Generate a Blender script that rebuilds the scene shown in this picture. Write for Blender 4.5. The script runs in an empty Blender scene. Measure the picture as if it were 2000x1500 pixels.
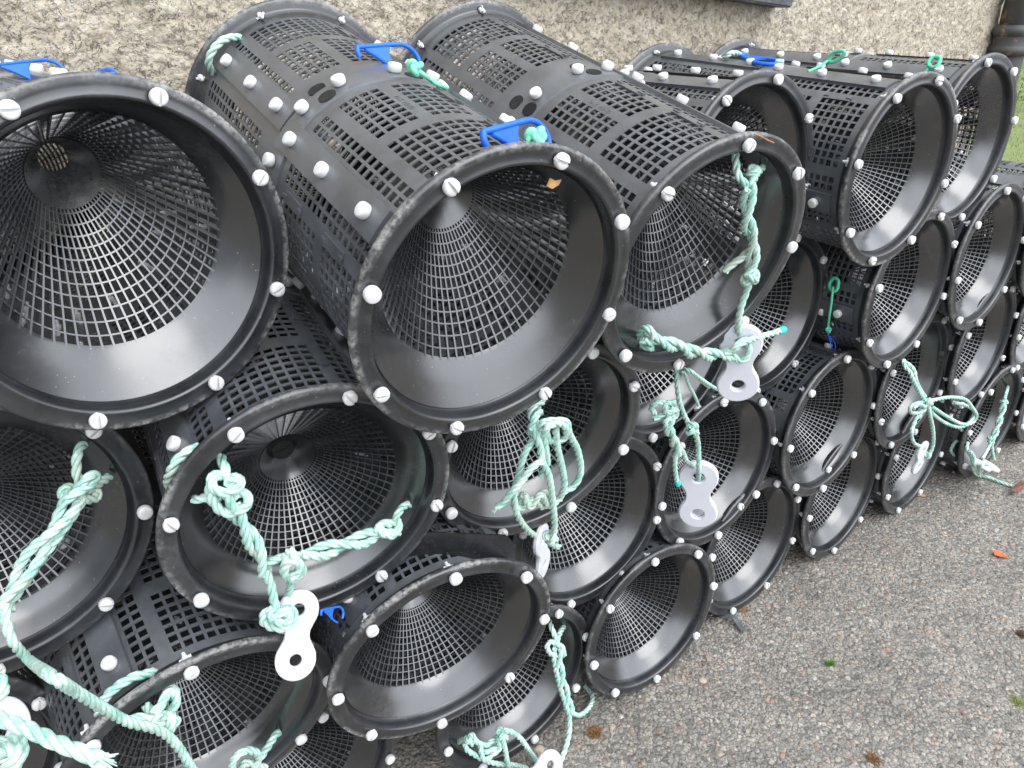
import bpy, math, random
from mathutils import Vector, Matrix, noise
random.seed(7)
C=bpy.context.scene.collection
PI=math.pi
# ------------------------------------------------------------------ camera
F,PITCH,ROLL,H=(1510.21,0.46959,-0.01706,1.2703)
_fw=Vector((0,math.cos(PITCH),-math.sin(PITCH))); _r=Vector((1,0,0)); _u=_r.cross(_fw)
RI=math.cos(ROLL)*_r+math.sin(ROLL)*_u; UP=-math.sin(ROLL)*_r+math.cos(ROLL)*_u; FW=_fw
CAM=Vector((0,0,H))
cd=bpy.data.cameras.new('camera'); co=bpy.data.objects.new('camera',cd); C.objects.link(co)
cd.sensor_width=36; cd.lens=F/2000*36; cd.clip_start=0.02; cd.clip_end=500
M=Matrix((RI,UP,-FW)).transposed().to_4x4(); M.translation=CAM; co.matrix_world=M
bpy.context.scene.camera=co
def ray(px,py): return FW+(px-1000)/F*RI-(py-750)/F*UP
# ------------------------------------------------------------------ helpers
def mesh(name,verts,faces,mat=None,smooth=True,angle=40,uvs=None):
    me=bpy.data.meshes.new(name); me.from_pydata([tuple(v) for v in verts],[],faces)
    if mat: me.materials.append(mat)
    if uvs:
        ul=me.uv_layers.new(name='UVMap')
        for l in me.loops: ul.data[l.index].uv=uvs[l.vertex_index]
    if smooth:
        me.polygons.foreach_set('use_smooth',[True]*len(me.polygons))
        me.set_sharp_from_angle(angle=math.radians(angle))
    me.update(); return me
class MB:
    def __init__(s): s.v=[]; s.f=[]; s.uv=[]
    def add(s,v,f,uv=None):
        n=len(s.v); s.v+= [Vector(p) for p in v]; s.f+= [tuple(i+n for i in q) for q in f]
        s.uv+= uv if uv else [(0,0)]*len(v)
    def lathe(s,prof,n=64,M=None,close=False):
        v=[];f=[];k=len(prof)
        for i in range(n):
            a=2*PI*i/n; c,q=math.cos(a),math.sin(a)
            for r,z in prof:
                p=Vector((r*c,r*q,z)); v.append(M@p if M else p)
        for i in range(n):
            j=(i+1)%n
            for t in range(k if close else k-1):
                t2=(t+1)%k
                f.append((i*k+t,j*k+t,j*k+t2,i*k+t2))
        s.add(v,f)
    def box(s,c,d,M=None,bev=0):
        x,y,z=d[0]/2,d[1]/2,d[2]/2
        v=[Vector((c[0]+a*x,c[1]+b*y,c[2]+e*z)) for a in(-1,1) for b in(-1,1) for e in(-1,1)]
        if M: v=[M@p for p in v]
        s.add(v,[(0,1,3,2),(4,6,7,5),(0,4,5,1),(2,3,7,6),(0,2,6,4),(1,5,7,3)])
    def tube(s,path,r,n=8,cap=True):
        path=[Vector(p) for p in path]; fr=frames(path); v=[];f=[]
        uv=[];L=0
        for i,(p,(a,b)) in enumerate(zip(path,fr)):
            if i: L+=(p-path[i-1]).length
            rr=r[i] if isinstance(r,(list,tuple)) else r
            for j in range(n):
                t=2*PI*j/n; v.append(p+a*(rr*math.cos(t))+b*(rr*math.sin(t))); uv.append((L,j/n))
        for i in range(len(path)-1):
            for j in range(n):
                k=(j+1)%n; f.append((i*n+j,i*n+k,(i+1)*n+k,(i+1)*n+j))
        if cap:
            f.append(tuple(range(n-1,-1,-1))); e=(len(path)-1)*n; f.append(tuple(range(e,e+n)))
        s.add(v,f,uv)
    def mesh(s,name,mat,smooth=True,angle=40,uv=False): return mesh(name,s.v,s.f,mat,smooth,angle,s.uv if uv else None)
def frames(path):
    out=[];a=None
    for i in range(len(path)):
        t=(path[min(i+1,len(path)-1)]-path[max(i-1,0)])
        t=t.normalized() if t.length>1e-9 else Vector((0,0,1))
        if a is None:
            a=t.orthogonal().normalized()
        else:
            a=a-t*a.dot(t)
            a=a.normalized() if a.length>1e-6 else t.orthogonal().normalized()
        out.append((a,t.cross(a)))
    return out
def spline(P,step=0.003):
    P=[Vector(p) for p in P]
    if len(P)<3: P=[P[0],(P[0]+P[-1])/2,P[-1]]
    Q=[2*P[0]-P[1]]+P+[2*P[-1]-P[-2]]; out=[]
    for i in range(1,len(Q)-2):
        p0,p1,p2,p3=Q[i-1:i+3]; n=max(2,int((p2-p1).length/step)+1)
        for k in range(n):
            t=k/n
            out.append(0.5*((2*p1)+(p2-p0)*t+(2*p0-5*p1+4*p2-p3)*t*t+(3*p1-p0-3*p2+p3)*t**3))
    out.append(P[-1])
    # even resample
    res=[out[0]];acc=0
    for i in range(1,len(out)):
        a=out[i-1];b=out[i];l=(b-a).length
        while acc+l>=step and l>0:
            q=(step-acc)/l; a=a+(b-a)*q; res.append(a.copy()); l=(b-a).length; acc=0
        acc+=l
    res.append(out[-1]); return res
def obj(name,me,parent=None,mw=None):
    o=bpy.data.objects.new(name,me); C.objects.link(o)
    if parent: o.parent=parent
    if mw is not None: o.matrix_local=mw
    return o
def tag(o,label=None,cat=None,group=None,kind=None):
    if label: o['label']=label
    if cat: o['category']=cat
    if group: o['group']=group
    if kind: o['kind']=kind
    return o
# ------------------------------------------------------------------ materials
def mat(name):
    m=bpy.data.materials.new(name); m.use_nodes=True; nt=m.node_tree; b=nt.nodes['Principled BSDF']
    return m,nt,b
def nd(nt,t,**kw):
    n=nt.nodes.new(t)
    for k,v in kw.items():
        if k in n.inputs: n.inputs[k].default_value=v
        else: setattr(n,k,v)
    return n
def ramp(nt,fac,stops):
    r=nt.nodes.new('ShaderNodeValToRGB'); cr=r.color_ramp
    while len(cr.elements)<len(stops): cr.elements.new(0.5)
    for e,(p,c) in zip(cr.elements,stops):
        e.position=p; e.color=(*c,1) if len(c)==3 else c
    nt.links.new(fac,r.inputs['Fac']); return r.outputs['Color']
def g3(v): return (v,v,v)
def mix(nt,fac,a,b,mode='MIX'):
    n=nt.nodes.new('ShaderNodeMix'); n.data_type='RGBA'; n.blend_type=mode
    for s,k in ((fac,0),(a,6),(b,7)):
        if isinstance(s,(int,float)): n.inputs[k].default_value=s
        elif isinstance(s,tuple): n.inputs[k].default_value=(*s,1) if len(s)==3 else s
        else: nt.links.new(s,n.inputs[k])
    return n.outputs[2]
def math_(nt,op,a,b=0.0,clamp=False):
    n=nt.nodes.new('ShaderNodeMath'); n.operation=op; n.use_clamp=clamp
    for s,k in ((a,0),(b,1)):
        if isinstance(s,(int,float)): n.inputs[k].default_value=s
        else: nt.links.new(s,n.inputs[k])
    return n.outputs[0]
def coords(nt,perobj=True):
    tc=nt.nodes.new('ShaderNodeTexCoord'); o=tc.outputs['Object']
    if perobj:
        oi=nt.nodes.new('ShaderNodeObjectInfo'); sc=math_(nt,'MULTIPLY',oi.outputs['Random'],37.0)
        cb=nt.nodes.new('ShaderNodeCombineXYZ')
        for i in range(3): nt.links.new(sc,cb.inputs[i])
        va=nt.nodes.new('ShaderNodeVectorMath'); nt.links.new(o,va.inputs[0]); nt.links.new(cb.outputs[0],va.inputs[1])
        return va.outputs[0],o
    return o,o
def noise_(nt,vec,scale,detail=3,rough=0.55,dist=0):
    n=nd(nt,'ShaderNodeTexNoise',Scale=scale,Detail=detail,Roughness=rough,Distortion=dist); nt.links.new(vec,n.inputs['Vector']); return n.outputs['Fac']
def bump(nt,b,h,strength,dist):
    n=nd(nt,'ShaderNodeBump',Strength=strength,Distance=dist); nt.links.new(h,n.inputs['Height']); nt.links.new(n.outputs[0],b.inputs['Normal']); return n
BLOOM={'barrel_plastic':0.8,'strip_plastic':0.8,'rim_plastic':0.6,'funnel_plastic':0.30,'mesh_plastic':0.4}
def plastic(name,base,r0,r1,grime,edge=None,spec=0.5,coat=0.0):
    m,nt,b=mat(name); v,o=coords(nt); L=nt.links
    n1=noise_(nt,v,16,6,0.68); n2=noise_(nt,v,160,3,0.7)
    # long scratches
    mp=nd(nt,'ShaderNodeMapping'); mp.inputs['Scale'].default_value=(40,260,40); L.new(v,mp.inputs['Vector'])
    sc=noise_(nt,mp.outputs[0],1.0,4,0.75)
    col=ramp(nt,n1,[(0.35,(base*0.90,base*0.98,base*1.12)),(0.72,(grime*0.90,grime*0.98,grime*1.10))])
    scm=math_(nt,'MULTIPLY',ramp(nt,sc,[(0.66,g3(0)),(0.74,g3(1))]),ramp(nt,n1,[(0.5,g3(0)),(0.62,g3(0.5))]))
    col=mix(nt,scm,col,g3(0.16))
    # dried salt bloom and water marks
    bl=math_(nt,'MULTIPLY',ramp(nt,noise_(nt,v,6.5,5,0.7,0.8),[(0.52,g3(0)),(0.70,g3(0.55))]),ramp(nt,n2,[(0.35,g3(0.25)),(0.65,g3(1))]))
    col=mix(nt,math_(nt,'MULTIPLY',bl,BLOOM.get(name,0.5)),col,(0.125,0.13,0.135))
    # dust specks
    vo=nd(nt,'ShaderNodeTexVoronoi',Scale=170.0); L.new(v,vo.inputs['Vector'])
    sp=math_(nt,'MULTIPLY',math_(nt,'LESS_THAN',vo.outputs['Distance'],0.13),ramp(nt,n2,[(0.56,g3(0)),(0.6,g3(0.6))]))
    col=mix(nt,sp,col,(0.28,0.26,0.23))
    rough=ramp(nt,n1,[(0.3,g3(r0)),(0.7,g3(r1))]); rough=mix(nt,math_(nt,'MULTIPLY',bl,0.8),rough,g3(0.6))
    if coat: b.inputs['Coat Weight'].default_value=coat; b.inputs['Coat Roughness'].default_value=(r0+r1)/2
    if edge:
        sx=nt.nodes.new('ShaderNodeSeparateXYZ'); L.new(o,sx.inputs[0])
        rr=math_(nt,'SQRT',math_(nt,'ADD',math_(nt,'MULTIPLY',sx.outputs[0],sx.outputs[0]),math_(nt,'MULTIPLY',sx.outputs[1],sx.outputs[1])))
        em=ramp(nt,math_(nt,'DIVIDE',rr,0.2),[(edge/0.2-0.02,g3(0)),(edge/0.2+0.012,g3(1))])
        em=math_(nt,'MULTIPLY',em,ramp(nt,noise_(nt,v,14,4,0.7),[(0.42,g3(0.05)),(0.68,g3(0.85))]))
        em=math_(nt,'MULTIPLY',em,ramp(nt,n2,[(0.38,g3(0.1)),(0.62,g3(1))]))
        oc=nt.nodes.new('ShaderNodeObjectInfo'); sc2=nt.nodes.new('ShaderNodeSeparateColor'); L.new(oc.outputs['Color'],sc2.inputs[0]); em=math_(nt,'MULTIPLY',em,math_(nt,'MULTIPLY',sc2.outputs[0],2.4),True)
        col=mix(nt,em,col,(0.25,0.245,0.235)); rough=mix(nt,em,rough,g3(0.85))
    L.new(col,b.inputs['Base Color']); L.new(rough,b.inputs['Roughness']); b.inputs['Specular IOR Level'].default_value=spec
    h=math_(nt,'ADD',math_(nt,'MULTIPLY',n2,0.25),math_(nt,'MULTIPLY',sc,0.5))
    bump(nt,b,h,0.12,0.001)
    return m
M_rim=plastic('rim_plastic',0.012,0.24,0.38,0.032,edge=0.1655,spec=0.9)
M_fun=plastic('funnel_plastic',0.007,0.17,0.26,0.014,spec=1.0)
M_fun.node_tree.nodes['Principled BSDF'].inputs['Coat Weight'].default_value=0.8; M_fun.node_tree.nodes['Principled BSDF'].inputs['Coat Roughness'].default_value=0.2
M_rib=plastic('mesh_plastic',0.016,0.18,0.28,0.030,spec=1.0,coat=0.9)
M_body=plastic('barrel_plastic',0.046,0.34,0.50,0.105,spec=1.0,coat=0.7)
M_strip=plastic('strip_plastic',0.052,0.32,0.48,0.110,spec=1.0,coat=0.7)
def simple(name,col,rough,var=0.15,scale=60,sss=0,bmp=0.1):
    m,nt,b=mat(name); v,o=coords(nt)
    n=noise_(nt,v,scale,4,0.6)
    c=ramp(nt,n,[(0.3,tuple(x*(1-var) for x in col)),(0.7,tuple(min(1,x*(1+var)) for x in col))])
    nt.links.new(c,b.inputs['Base Color']); b.inputs['Roughness'].default_value=rough
    if sss:
        b.inputs['Subsurface Weight'].default_value=sss; b.inputs['Subsurface Radius'].default_value=(0.004,0.004,0.004); b.inputs['Subsurface Scale'].default_value=1.0
    if bmp: bump(nt,b,noise_(nt,v,scale*4,3,0.6),bmp,0.0006)
    return m
M_bolt=simple('nylon_white',(0.66,0.66,0.65),0.40,0.07,120,0.0)
M_link=simple('link_white',(0.66,0.67,0.72),0.28,0.02,50,0.3,0.03)
M_blue=simple('hook_blue',(0.010,0.13,0.72),0.38,0.12,60)
M_cord=simple('cord_green',(0.10,0.56,0.34),0.5,0.2,200)
M_mint=simple('cord_mint',(0.20,0.66,0.44),0.5,0.2,200)
M_tip=simple('melted_tip',(0.03,0.62,0.48),0.3,0.15,200)
M_flap=plastic('hatch_plastic',0.010,0.2,0.36,0.022)
M_plug=plastic('plug_plastic',0.005,0.55,0.7,0.010,spec=0.3)
M_iron=None
def rope_mat(name,c0,c1,c2):
    m,nt,b=mat(name); L=nt.links; v,o=coords(nt,False)
    uv=nt.nodes.new('ShaderNodeUVMap'); mp=nd(nt,'ShaderNodeMapping'); mp.inputs['Scale'].default_value=(60,6,1); L.new(uv.outputs[0],mp.inputs['Vector'])
    fib=noise_(nt,mp.outputs[0],2.2,4,0.7)
    mp2=nd(nt,'ShaderNodeMapping'); mp2.inputs['Scale'].default_value=(170,7,1); mp2.inputs['Rotation'].default_value=(0,0,0.03); L.new(uv.outputs[0],mp2.inputs['Vector'])
    wv=noise_(nt,mp2.outputs[0],1.6,2,0.5)
    n=noise_(nt,v,38,3,0.6); big=noise_(nt,v,15,2,0.5)
    f=math_(nt,'ADD',math_(nt,'MULTIPLY',fib,0.6),math_(nt,'MULTIPLY',n,0.4))
    col=ramp(nt,f,[(0.34,c0),(0.47,c1),(0.6,c2)])
    col=mix(nt,ramp(nt,big,[(0.52,g3(0)),(0.68,g3(0.65))]),col,(0.40,0.46,0.37))
    L.new(col,b.inputs['Base Color']); b.inputs['Roughness'].default_value=0.42
    bump(nt,b,math_(nt,'ADD',fib,wv),0.4,0.0008)
    return m
M_rope=rope_mat('rope_mint',(0.11,0.38,0.30),(0.34,0.58,0.49),(0.68,0.79,0.73))
# ------------------------------------------------------------------ creel parts (local: z out of the mouth)
R=0.17; L=0.612
def neck_rim():
    m=MB()
    prof=[(0.1485,-0.030),(0.1525,-0.022),(0.1545,-0.0125),(0.1575,-0.0105),(0.1665,-0.0100),(0.1695,-0.0080),(0.1700,-0.0045),(0.1690,-0.0015),(0.1665,-0.0006),(0.1600,-0.0012),(0.1545,-0.0010),(0.1525,0.0002),(0.1508,0.0004),(0.1492,-0.0006),(0.1480,-0.0030),(0.1476,-0.0100),(0.1470,-0.0165),(0.1455,-0.0185),(0.1440,-0.0175)]
    m.lathe(prof,128); return m.mesh('rim',M_rim,angle=60)
def funnel(ecc=0.0):
    z0,z1,z2=-0.0175,-0.126,-0.143; r0,r1,r2=0.1445,0.031,0.0145
    def cone_r(z): return r0+(r1-r0)*(z-z0)/(z1-z0)
    def sh(p): 
        t=max(0,min(1.3,(p[2]-z0)/(z1-z0))); return Vector((p[0],p[1]+ecc*t,p[2]))
    zm=-0.0445; rm=cone_r(zm)
    s=MB(); s.lathe([(r0,z0),(rm+(r0-rm)*0.5,(z0+zm)/2),(rm,zm),(rm-0.002,zm-0.0042),(rm+(r0-rm)*0.5-0.001,(z0+zm)/2-0.0042),(r0-0.001,z0-0.0045)],128)
    s.v=[sh(p) for p in s.v]
    collar=MB(); collar.lathe([(r1+0.004,z1+0.004),(r1,z1),(r2,z2),(r2-0.0005,z2-0.001),(r2+0.002,z2-0.003),(r1+0.0005,z1-0.004),(r1+0.004,z1+0.004)],64)
    collar.v=[sh(p) for p in collar.v]
    g=MB(); NR=64
    for i in range(NR):
        a=2*PI*i/NR; e=Vector((math.cos(a),math.sin(a),0)); t=Vector((-e.y,e.x,0))
        n=Vector((0,0,1)).cross(t); ax=(Vector((0,0,z1))+e*r1-Vector((0,0,zm))-e*rm).normalized(); nn=t.cross(ax).normalized()
        if nn.dot(-e)<0: nn=-nn
        v=[]
        for q,(rr,zz,w) in enumerate(((rm+0.0004,zm+0.0004,0.00112),(r1-0.001,z1-0.001,0.00065))):
            p=e*rr+Vector((0,0,zz))
            v+= [sh(p+t*w-nn*0.0004),sh(p-t*w-nn*0.0004),sh(p-t*w*0.8-nn*0.0042),sh(p+t*w*0.8-nn*0.0042)]
        g.add(v,[(0,1,5,4),(1,2,6,5),(2,3,7,6),(3,0,4,7)])
    NH=11
    sl=Vector((r1-r0,z1-z0)).normalized()
    for k in range(1,NH+1):
        f=(k/(NH+1))**0.92; z=zm+(z1-zm)*f; r=cone_r(z); w=0.00062
        nx,nz=-sl.y*-1,sl.x*-1
        nx,nz=(-abs(sl.y),abs(sl.x))       # towards the axis and the mouth
        q=[]
        for sw,dp in ((-w,-0.0009),(w,-0.0009),(w*.7,-0.0040),(-w*.7,-0.0040)):
            q.append((r+sl.x*sw+nx*dp,z+sl.y*sw+nz*dp))
        hm=MB(); hm.lathe(q,60,close=True)
        g.add([sh(p) for p in hm.v],hm.f)
    return s.mesh('funnel_wall',M_fun,angle=50),g.mesh('funnel_mesh',M_rib,smooth=False),collar.mesh('funnel_collar',M_fun,angle=50)
def barrel():
    P=0.0136; zs=[(-0.012,1),(-0.036,1)]      # list of z edges with 'row kind' between
    rows=[];z=-0.010
    def row(d,kind):
        nonlocal z
        rows.append((z,z-d,kind)); z-=d
    row(0.026,'s')
    for i in range(7): row(0.0093,'a'); row(0.0043,'b')
    row(0.012,'m'); row(0.0048,'b')
    for i in range(8): row(0.0093,'c'); row(0.0043,'b')
    rem=0.306-(-z)-0; row(rem-0.0,'s')
    half=len(rows)
    full=rows+[(-L-b,-L-a,k) for (a,b,k) in reversed(rows)]
    # angular pattern over 18 cells
    def hole(cell,kind):
        c=cell%18
        if kind=='s' or kind=='b': return False
        if c<3: return False
        if c in (3,4,16,17): return kind in 'acm'
        if c in (5,15): return False
        if kind=='m': return False
        if kind=='c' and c==10: return False
        return True
    ang=[]
    for c in range(72):
        a=c*5.0-7.5; ang+= [(a,c,True),(a+3.6,c,False)]
    V=[];F_=[];idx={}
    th=0.0018
    def rad(z,ri): return (0.1512 if ri<half else 0.1490)
    def vid(ai,z,ri,inner):
        k=(ai%144,round(z,5),ri<half,inner)
        if k not in idx:
            a=math.radians(ang[ai%144][0]); r=rad(z,ri)-(th if inner else 0)
            idx[k]=len(V); V.append((r*math.cos(a),r*math.sin(a),z))
        return idx[k]
    edges={}
    for ri,(za,zb,kind) in enumerate(full):
        for ai in range(144):
            if ang[ai][2] and hole(ang[ai][1],kind): continue
            q=[vid(ai,za,ri,0),vid(ai,zb,ri,0),vid(ai+1,zb,ri,0),vid(ai+1,za,ri,0)]
            p=[vid(ai,za,ri,1),vid(ai,zb,ri,1),vid(ai+1,zb,ri,1),vid(ai+1,za,ri,1)]
            F_.append(tuple(q)); F_.append(tuple(reversed(p)))
            for e in range(4):
                a,b=q[e],q[(e+1)%4]; k=(min(a,b),max(a,b))
                if k in edges: edges[k]=None
                else: edges[k]=(a,b,p[e],p[(e+1)%4])
    for e in edges.values():
        if e: a,b,c,d=e; F_.append((b,a,c,d))
    return mesh('barrel',V,F_,M_body,True,35)
def strip(zc0,zc1,w=13.5,r0=0.1512,raised=0.0050):
    m=MB(); n=8; v=[];f=[]
    pr=[]
    for i in range(n+1):
        a=math.radians(-w/2+w*i/n); pr.append(a)
    zz=[zc0,zc0-0.0006,zc1+0.0006,zc1]; hh=[-0.001,raised,raised,-0.001]
    al=[pr[0]-0.0025]+pr+[pr[-1]+0.0025]
    for z,h in zip(zz,hh):
        for i,a in enumerate(al):
            r=r0+(h if 0<i<len(al)-1 else -0.001)
            v.append(Vector((r*math.cos(a),r*math.sin(a),z)))
    k=len(al)
    for j in range(3):
        for i in range(k-1): f.append((j*k+i,(j+1)*k+i,(j+1)*k+i+1,j*k+i+1))
    m.add(v,f); return m.mesh('lap_strip',M_strip,angle=30)
def clip_slots():
    m=MB()
    return m
def bolt(slot=True):
    m=MB(); r=0.0082; h=0.0085; n=10; s=0.0011
    def dome(side):
        # D-shaped half head with rounded top
        pts=[]
        s=0.0013; a0=math.asin(s/r)
        for i in range(n+1):
            a=a0+(PI-2*a0)*i/n; pts.append((r*math.cos(a),r*math.sin(a)*side))
        rings=[(0.80,0.0),(0.97,0.0012),(1.0,0.004),(0.97,0.0065),(0.86,0.0080),(0.60,0.0087)]
        v=[];k=len(pts)
        for sc,z in rings:
            for x,y in pts:
                yy=side*(s+(abs(y)-s)*sc); v.append((x*sc,yy,z))
        f=[]
        for j in range(len(rings)-1):
            for i in range(k):
                q=(i+1)%k; fa=(j*k+i,j*k+q,(j+1)*k+q,(j+1)*k+i); f.append(fa if side>0 else tuple(reversed(fa)))
        top=tuple((len(rings)-1)*k+i for i in range(k)); f.append(top if side>0 else tuple(reversed(top)))
        m.add(v,f)
    if slot:
        dome(1); dome(-1); m.box((0,0,0.0028),(0.0158,0.0030,0.0046))
    else:
        m.lathe([(0.0060,0),(0.0076,0.0010),(0.0084,0.0030),(0.0086,0.0062),(0.0083,0.0085),(0.0076,0.0098),(0.0062,0.0103),(0.0,0.0104)],18)
    m.lathe([(0.0,-0.026),(0.0022,-0.025),(0.0028,-0.019),(0.0042,-0.0185),(0.0042,-0.0125),(0.0030,-0.012),(0.0030,0.0)],10)
    m.box((0,0,-0.0165),(0.014,0.0018,0.004))
    return m.mesh('bolt_slotted' if slot else 'bolt_plain',M_bolt,angle=50)
def plug():
    m=MB(); m.lathe([(0.0112,-0.001),(0.0112,0.0006),(0.0,0.0007)],28); return m.mesh('plug',M_plug,angle=40)
def catch():
    m=MB(); m.box((0,0,0.001),(0.013,0.050,0.002)); m.box((0,0.022,0.0025),(0.004,0.010,0.002)); m.box((0,-0.022,0.0025),(0.004,0.010,0.002))
    return m.mesh('catch_bar',M_strip,smooth=False)
ME=dict(rim=neck_rim(),barrel=barrel(),bolt=bolt(True),pbolt=bolt(False),plug=plug(),catch=catch(),
  s1=strip(-0.034,-0.302),s2=strip(-0.310,-L+0.034,13.5,0.1490),seam=None)
sm=MB(); sm.lathe([(0.1500,-0.2700),(0.1535,-0.2710),(0.1535,-0.3060),(0.1492,-0.3062)],144); ME['seam']=sm.mesh('seam_band',M_strip,angle=30)
FUN={e:funnel(e) for e in (0.0,0.070,-0.012)}
def flap():
    m=MB(); pts=[(-0.07,0),(0.07,0),(0.07,0.055),(0.055,0.075),(-0.055,0.075),(-0.07,0.055)]
    n=len(pts); v=[(x,y,0) for x,y in pts]+[(x,y,0.003) for x,y in pts]
    f=[tuple(range(n-1,-1,-1)),tuple(range(n,2*n))]+[(i,(i+1)%n,n+(i+1)%n,n+i) for i in range(n)]
    m.add(v,f); return m.mesh('hatch_flap',M_flap,smooth=False)
ME['flap']=flap()
def hatch():
    # curved door panel lying over the barrel, lipped edge
    m=MB(); n=10;v=[];f=[];w=34.0
    al=[math.radians(-w/2+w*i/n) for i in range(n+1)]
    for z in (-0.045,-0.262):
        for a in al: v.append((0.1562*math.cos(a),0.1562*math.sin(a),z))
    for z in (-0.045,-0.262):
        for a in al: v.append((0.1530*math.cos(a),0.1530*math.sin(a),z))
    k=n+1
    for i in range(n):
        f.append((i,k+i,k+i+1,i+1)); f.append((2*k+i,2*k+i+1,3*k+i+1,3*k+i))
        f.append((i,i+1,2*k+i+1,2*k+i)); f.append((k+i,3*k+i,3*k+i+1,k+i+1))
    f.append((0,2*k,3*k,k)); f.append((n,k+n,3*k+n,2*k+n))
    m.add(v,f); return m.mesh('hatch',M_flap,angle=30)
ME['hatch']=hatch()

# moulded lettering on the barrels
fc=bpy.data.curves.new('lettering','FONT'); fc.body='PAT. PEND'; fc.size=0.0092; fc.extrude=0.0005; fc.align_x='LEFT'; fc.align_y='CENTER'; fc.resolution_u=2
fo=bpy.data.objects.new('lettering',fc); C.objects.link(fo); bpy.context.view_layer.update()
ME['text']=bpy.data.meshes.new_from_object(fo.evaluated_get(bpy.context.evaluated_depsgraph_get())); ME['text'].materials.clear(); ME['text'].materials.append(M_strip)
bpy.data.objects.remove(fo)
# ------------------------------------------------------------------ creels: mouth centre x,y,z, heading, pitch, turn of the mouth bolts; turn of the barrel
CREELS={
 'A':(-0.3644,0.7082,1.0450,-0.8326,-0.0020,0.3852),
 'B':(-0.0077,0.7605,0.9788,-1.0085,-0.2031,0.4709),
 'C':(0.2544,0.9508,0.9551,-1.0085,-0.2294,-0.0259),
 'D':(0.4003,1.2872,0.9861,-0.9420,0.0094,0.5765),
 'E':(0.6985,1.3850,0.9711,-0.9612,-0.0373,0.5474),
 'F':(0.9395,1.6073,0.9812,-0.9372,-0.0113,0.1958),
 'G':(-0.5468,0.6334,0.7724,-0.8954,-0.0132,0.6102),
 'H':(-0.2272,0.7285,0.7394,-1.0655,-0.1504,0.4757),
 'I':(0.0425,0.9271,0.7008,-1.0541,-0.1873,0.4231),
 'BB':(0.2786,1.1916,0.7203,-0.9124,-0.0304,0.5147),
 'J':(0.5186,1.4134,0.6914,-0.9595,-0.0046,0.6219),
 'K':(0.8299,1.5073,0.7032,-0.9204,-0.0055,0.4990),
 'L':(1.0912,1.6864,0.7120,-0.9135,0.0196,0.0934),
 'M':(0.1372,1.0873,0.4400,-0.9922,0.0151,0.4658),
 'N':(0.3996,1.2590,0.4340,-0.9649,0.0109,0.0857),
 'O':(0.6898,1.4413,0.4254,-0.9270,0.0233,-0.0244),
 'P':(0.9559,1.6255,0.4301,-0.8997,0.0219,0.3161),
 'Q':(1.2059,1.7892,0.4447,-0.8983,0.0183,0.3113),
 'R':(1.0627,1.7157,0.1698,-0.8892,0.0158,0.4249),
 'S':(1.3500,1.8808,0.1702,-0.9240,0.0074,0.6342),
 'T':(0.7998,1.5425,0.1693,-0.8950,0.0361,0.7234),
 'U':(0.5250,1.3527,0.1692,-0.9337,0.0236,0.4567),
 'V':(0.2703,1.1313,0.1706,-0.9815,0.0187,0.0919),
 'W':(0.0037,0.9724,0.1709,-0.9239,-0.0215,0.2197),
 'X':(-0.0969,0.7907,0.4481,-1.0709,-0.1555,0.7355),
 'Y':(-0.3828,0.6586,0.4476,-0.9413,-0.2321,0.0205),
 'Z':(-0.3333,0.7815,0.1694,-0.8870,-0.0707,0.4882),
}
CREELS.update({'NL':(1.36,1.87,0.715,-0.91,0.0,0.3),'NQ':(1.47,1.98,0.445,-0.90,0.02,0.1),'NS':(1.62,2.07,0.17,-0.90,0.01,0.5),'AA':(-0.705,0.585,0.452,-0.93,-0.06,0.35)})
TURN={'B':143,'C':68,'D':105,'E':105,'K':100,'O':73,'H':143,'Y':118,'X':46,'A':80,'F':118,'J':20,'G':60,'V':100,'AA':70,'NL':125,'NQ':170,'NS':100}
LAB={'A': 'black creel at the upper left, mouth straight at us with its funnel hole showing', 'B': 'big black top creel with two blue hooks lying on its perforated barrel', 'C': 'black top creel with a rope bridle and white link hanging in its mouth', 'D': 'black top creel with a flat hatch, half hidden behind the roped top creel', 'E': 'black top creel with a pale scraped edge round the left of its mouth', 'F': 'last black creel of the top row, in front of the downpipe and lawn', 'G': 'black creel at the left edge with the thickest rope hanging from its mouth', 'H': 'black creel with two rope bridles crossing its mouth to the largest white link', 'I': 'black creel behind the tangled bundle of looped rope', 'BB': 'black creel nearly hidden behind two thin rope tails under the roped top creel', 'J': 'black creel peeping out between the roped and the scraped top creels', 'K': 'black creel under the scraped top creel, green cord and blue hook at its left', 'L': 'black creel directly under the last top creel at the right edge', 'M': 'black creel behind the edge-on white link, below the tangled rope bundle', 'N': 'black creel with an upright white link on a knotted rope before its mouth', 'O': 'black creel with clean mouth and perforated barrel top, under the green corded hook', 'P': 'black creel with a rope bow dangling across its mouth', 'Q': 'black creel just right of the one with the rope bow, two rows above the ground', 'R': 'narrow-looking ground creel with a small turned white link dangling at its mouth', 'S': 'rightmost ground creel with rope and a white link lying at its foot', 'T': 'ground creel just left of the one with the dangling turned link', 'U': 'ground creel with a grey flat strip sticking out from under its rim', 'V': 'ground creel with its whole clear mouth in view, middle of the ground line', 'W': 'ground creel with knotted rope spilling out of its mouth onto the gravel', 'X': 'black creel with a rope-free glossy mouth under the loose black hatch plate', 'Y': 'black creel at the lower left with rope laid diagonally across it', 'Z': 'ground creel at the lower edge, only a strip of its mesh showing', 'AA': 'black creel cut off at the lower left corner behind a frayed rope', 'NL': 'perforated barrel at the right edge seen against the lawn', 'NQ': 'dark barrel at the right edge at mid height, rope end before it', 'NS': 'dark barrel on the ground at the far right edge'}
LABCAT='creel'
POSE={}
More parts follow.
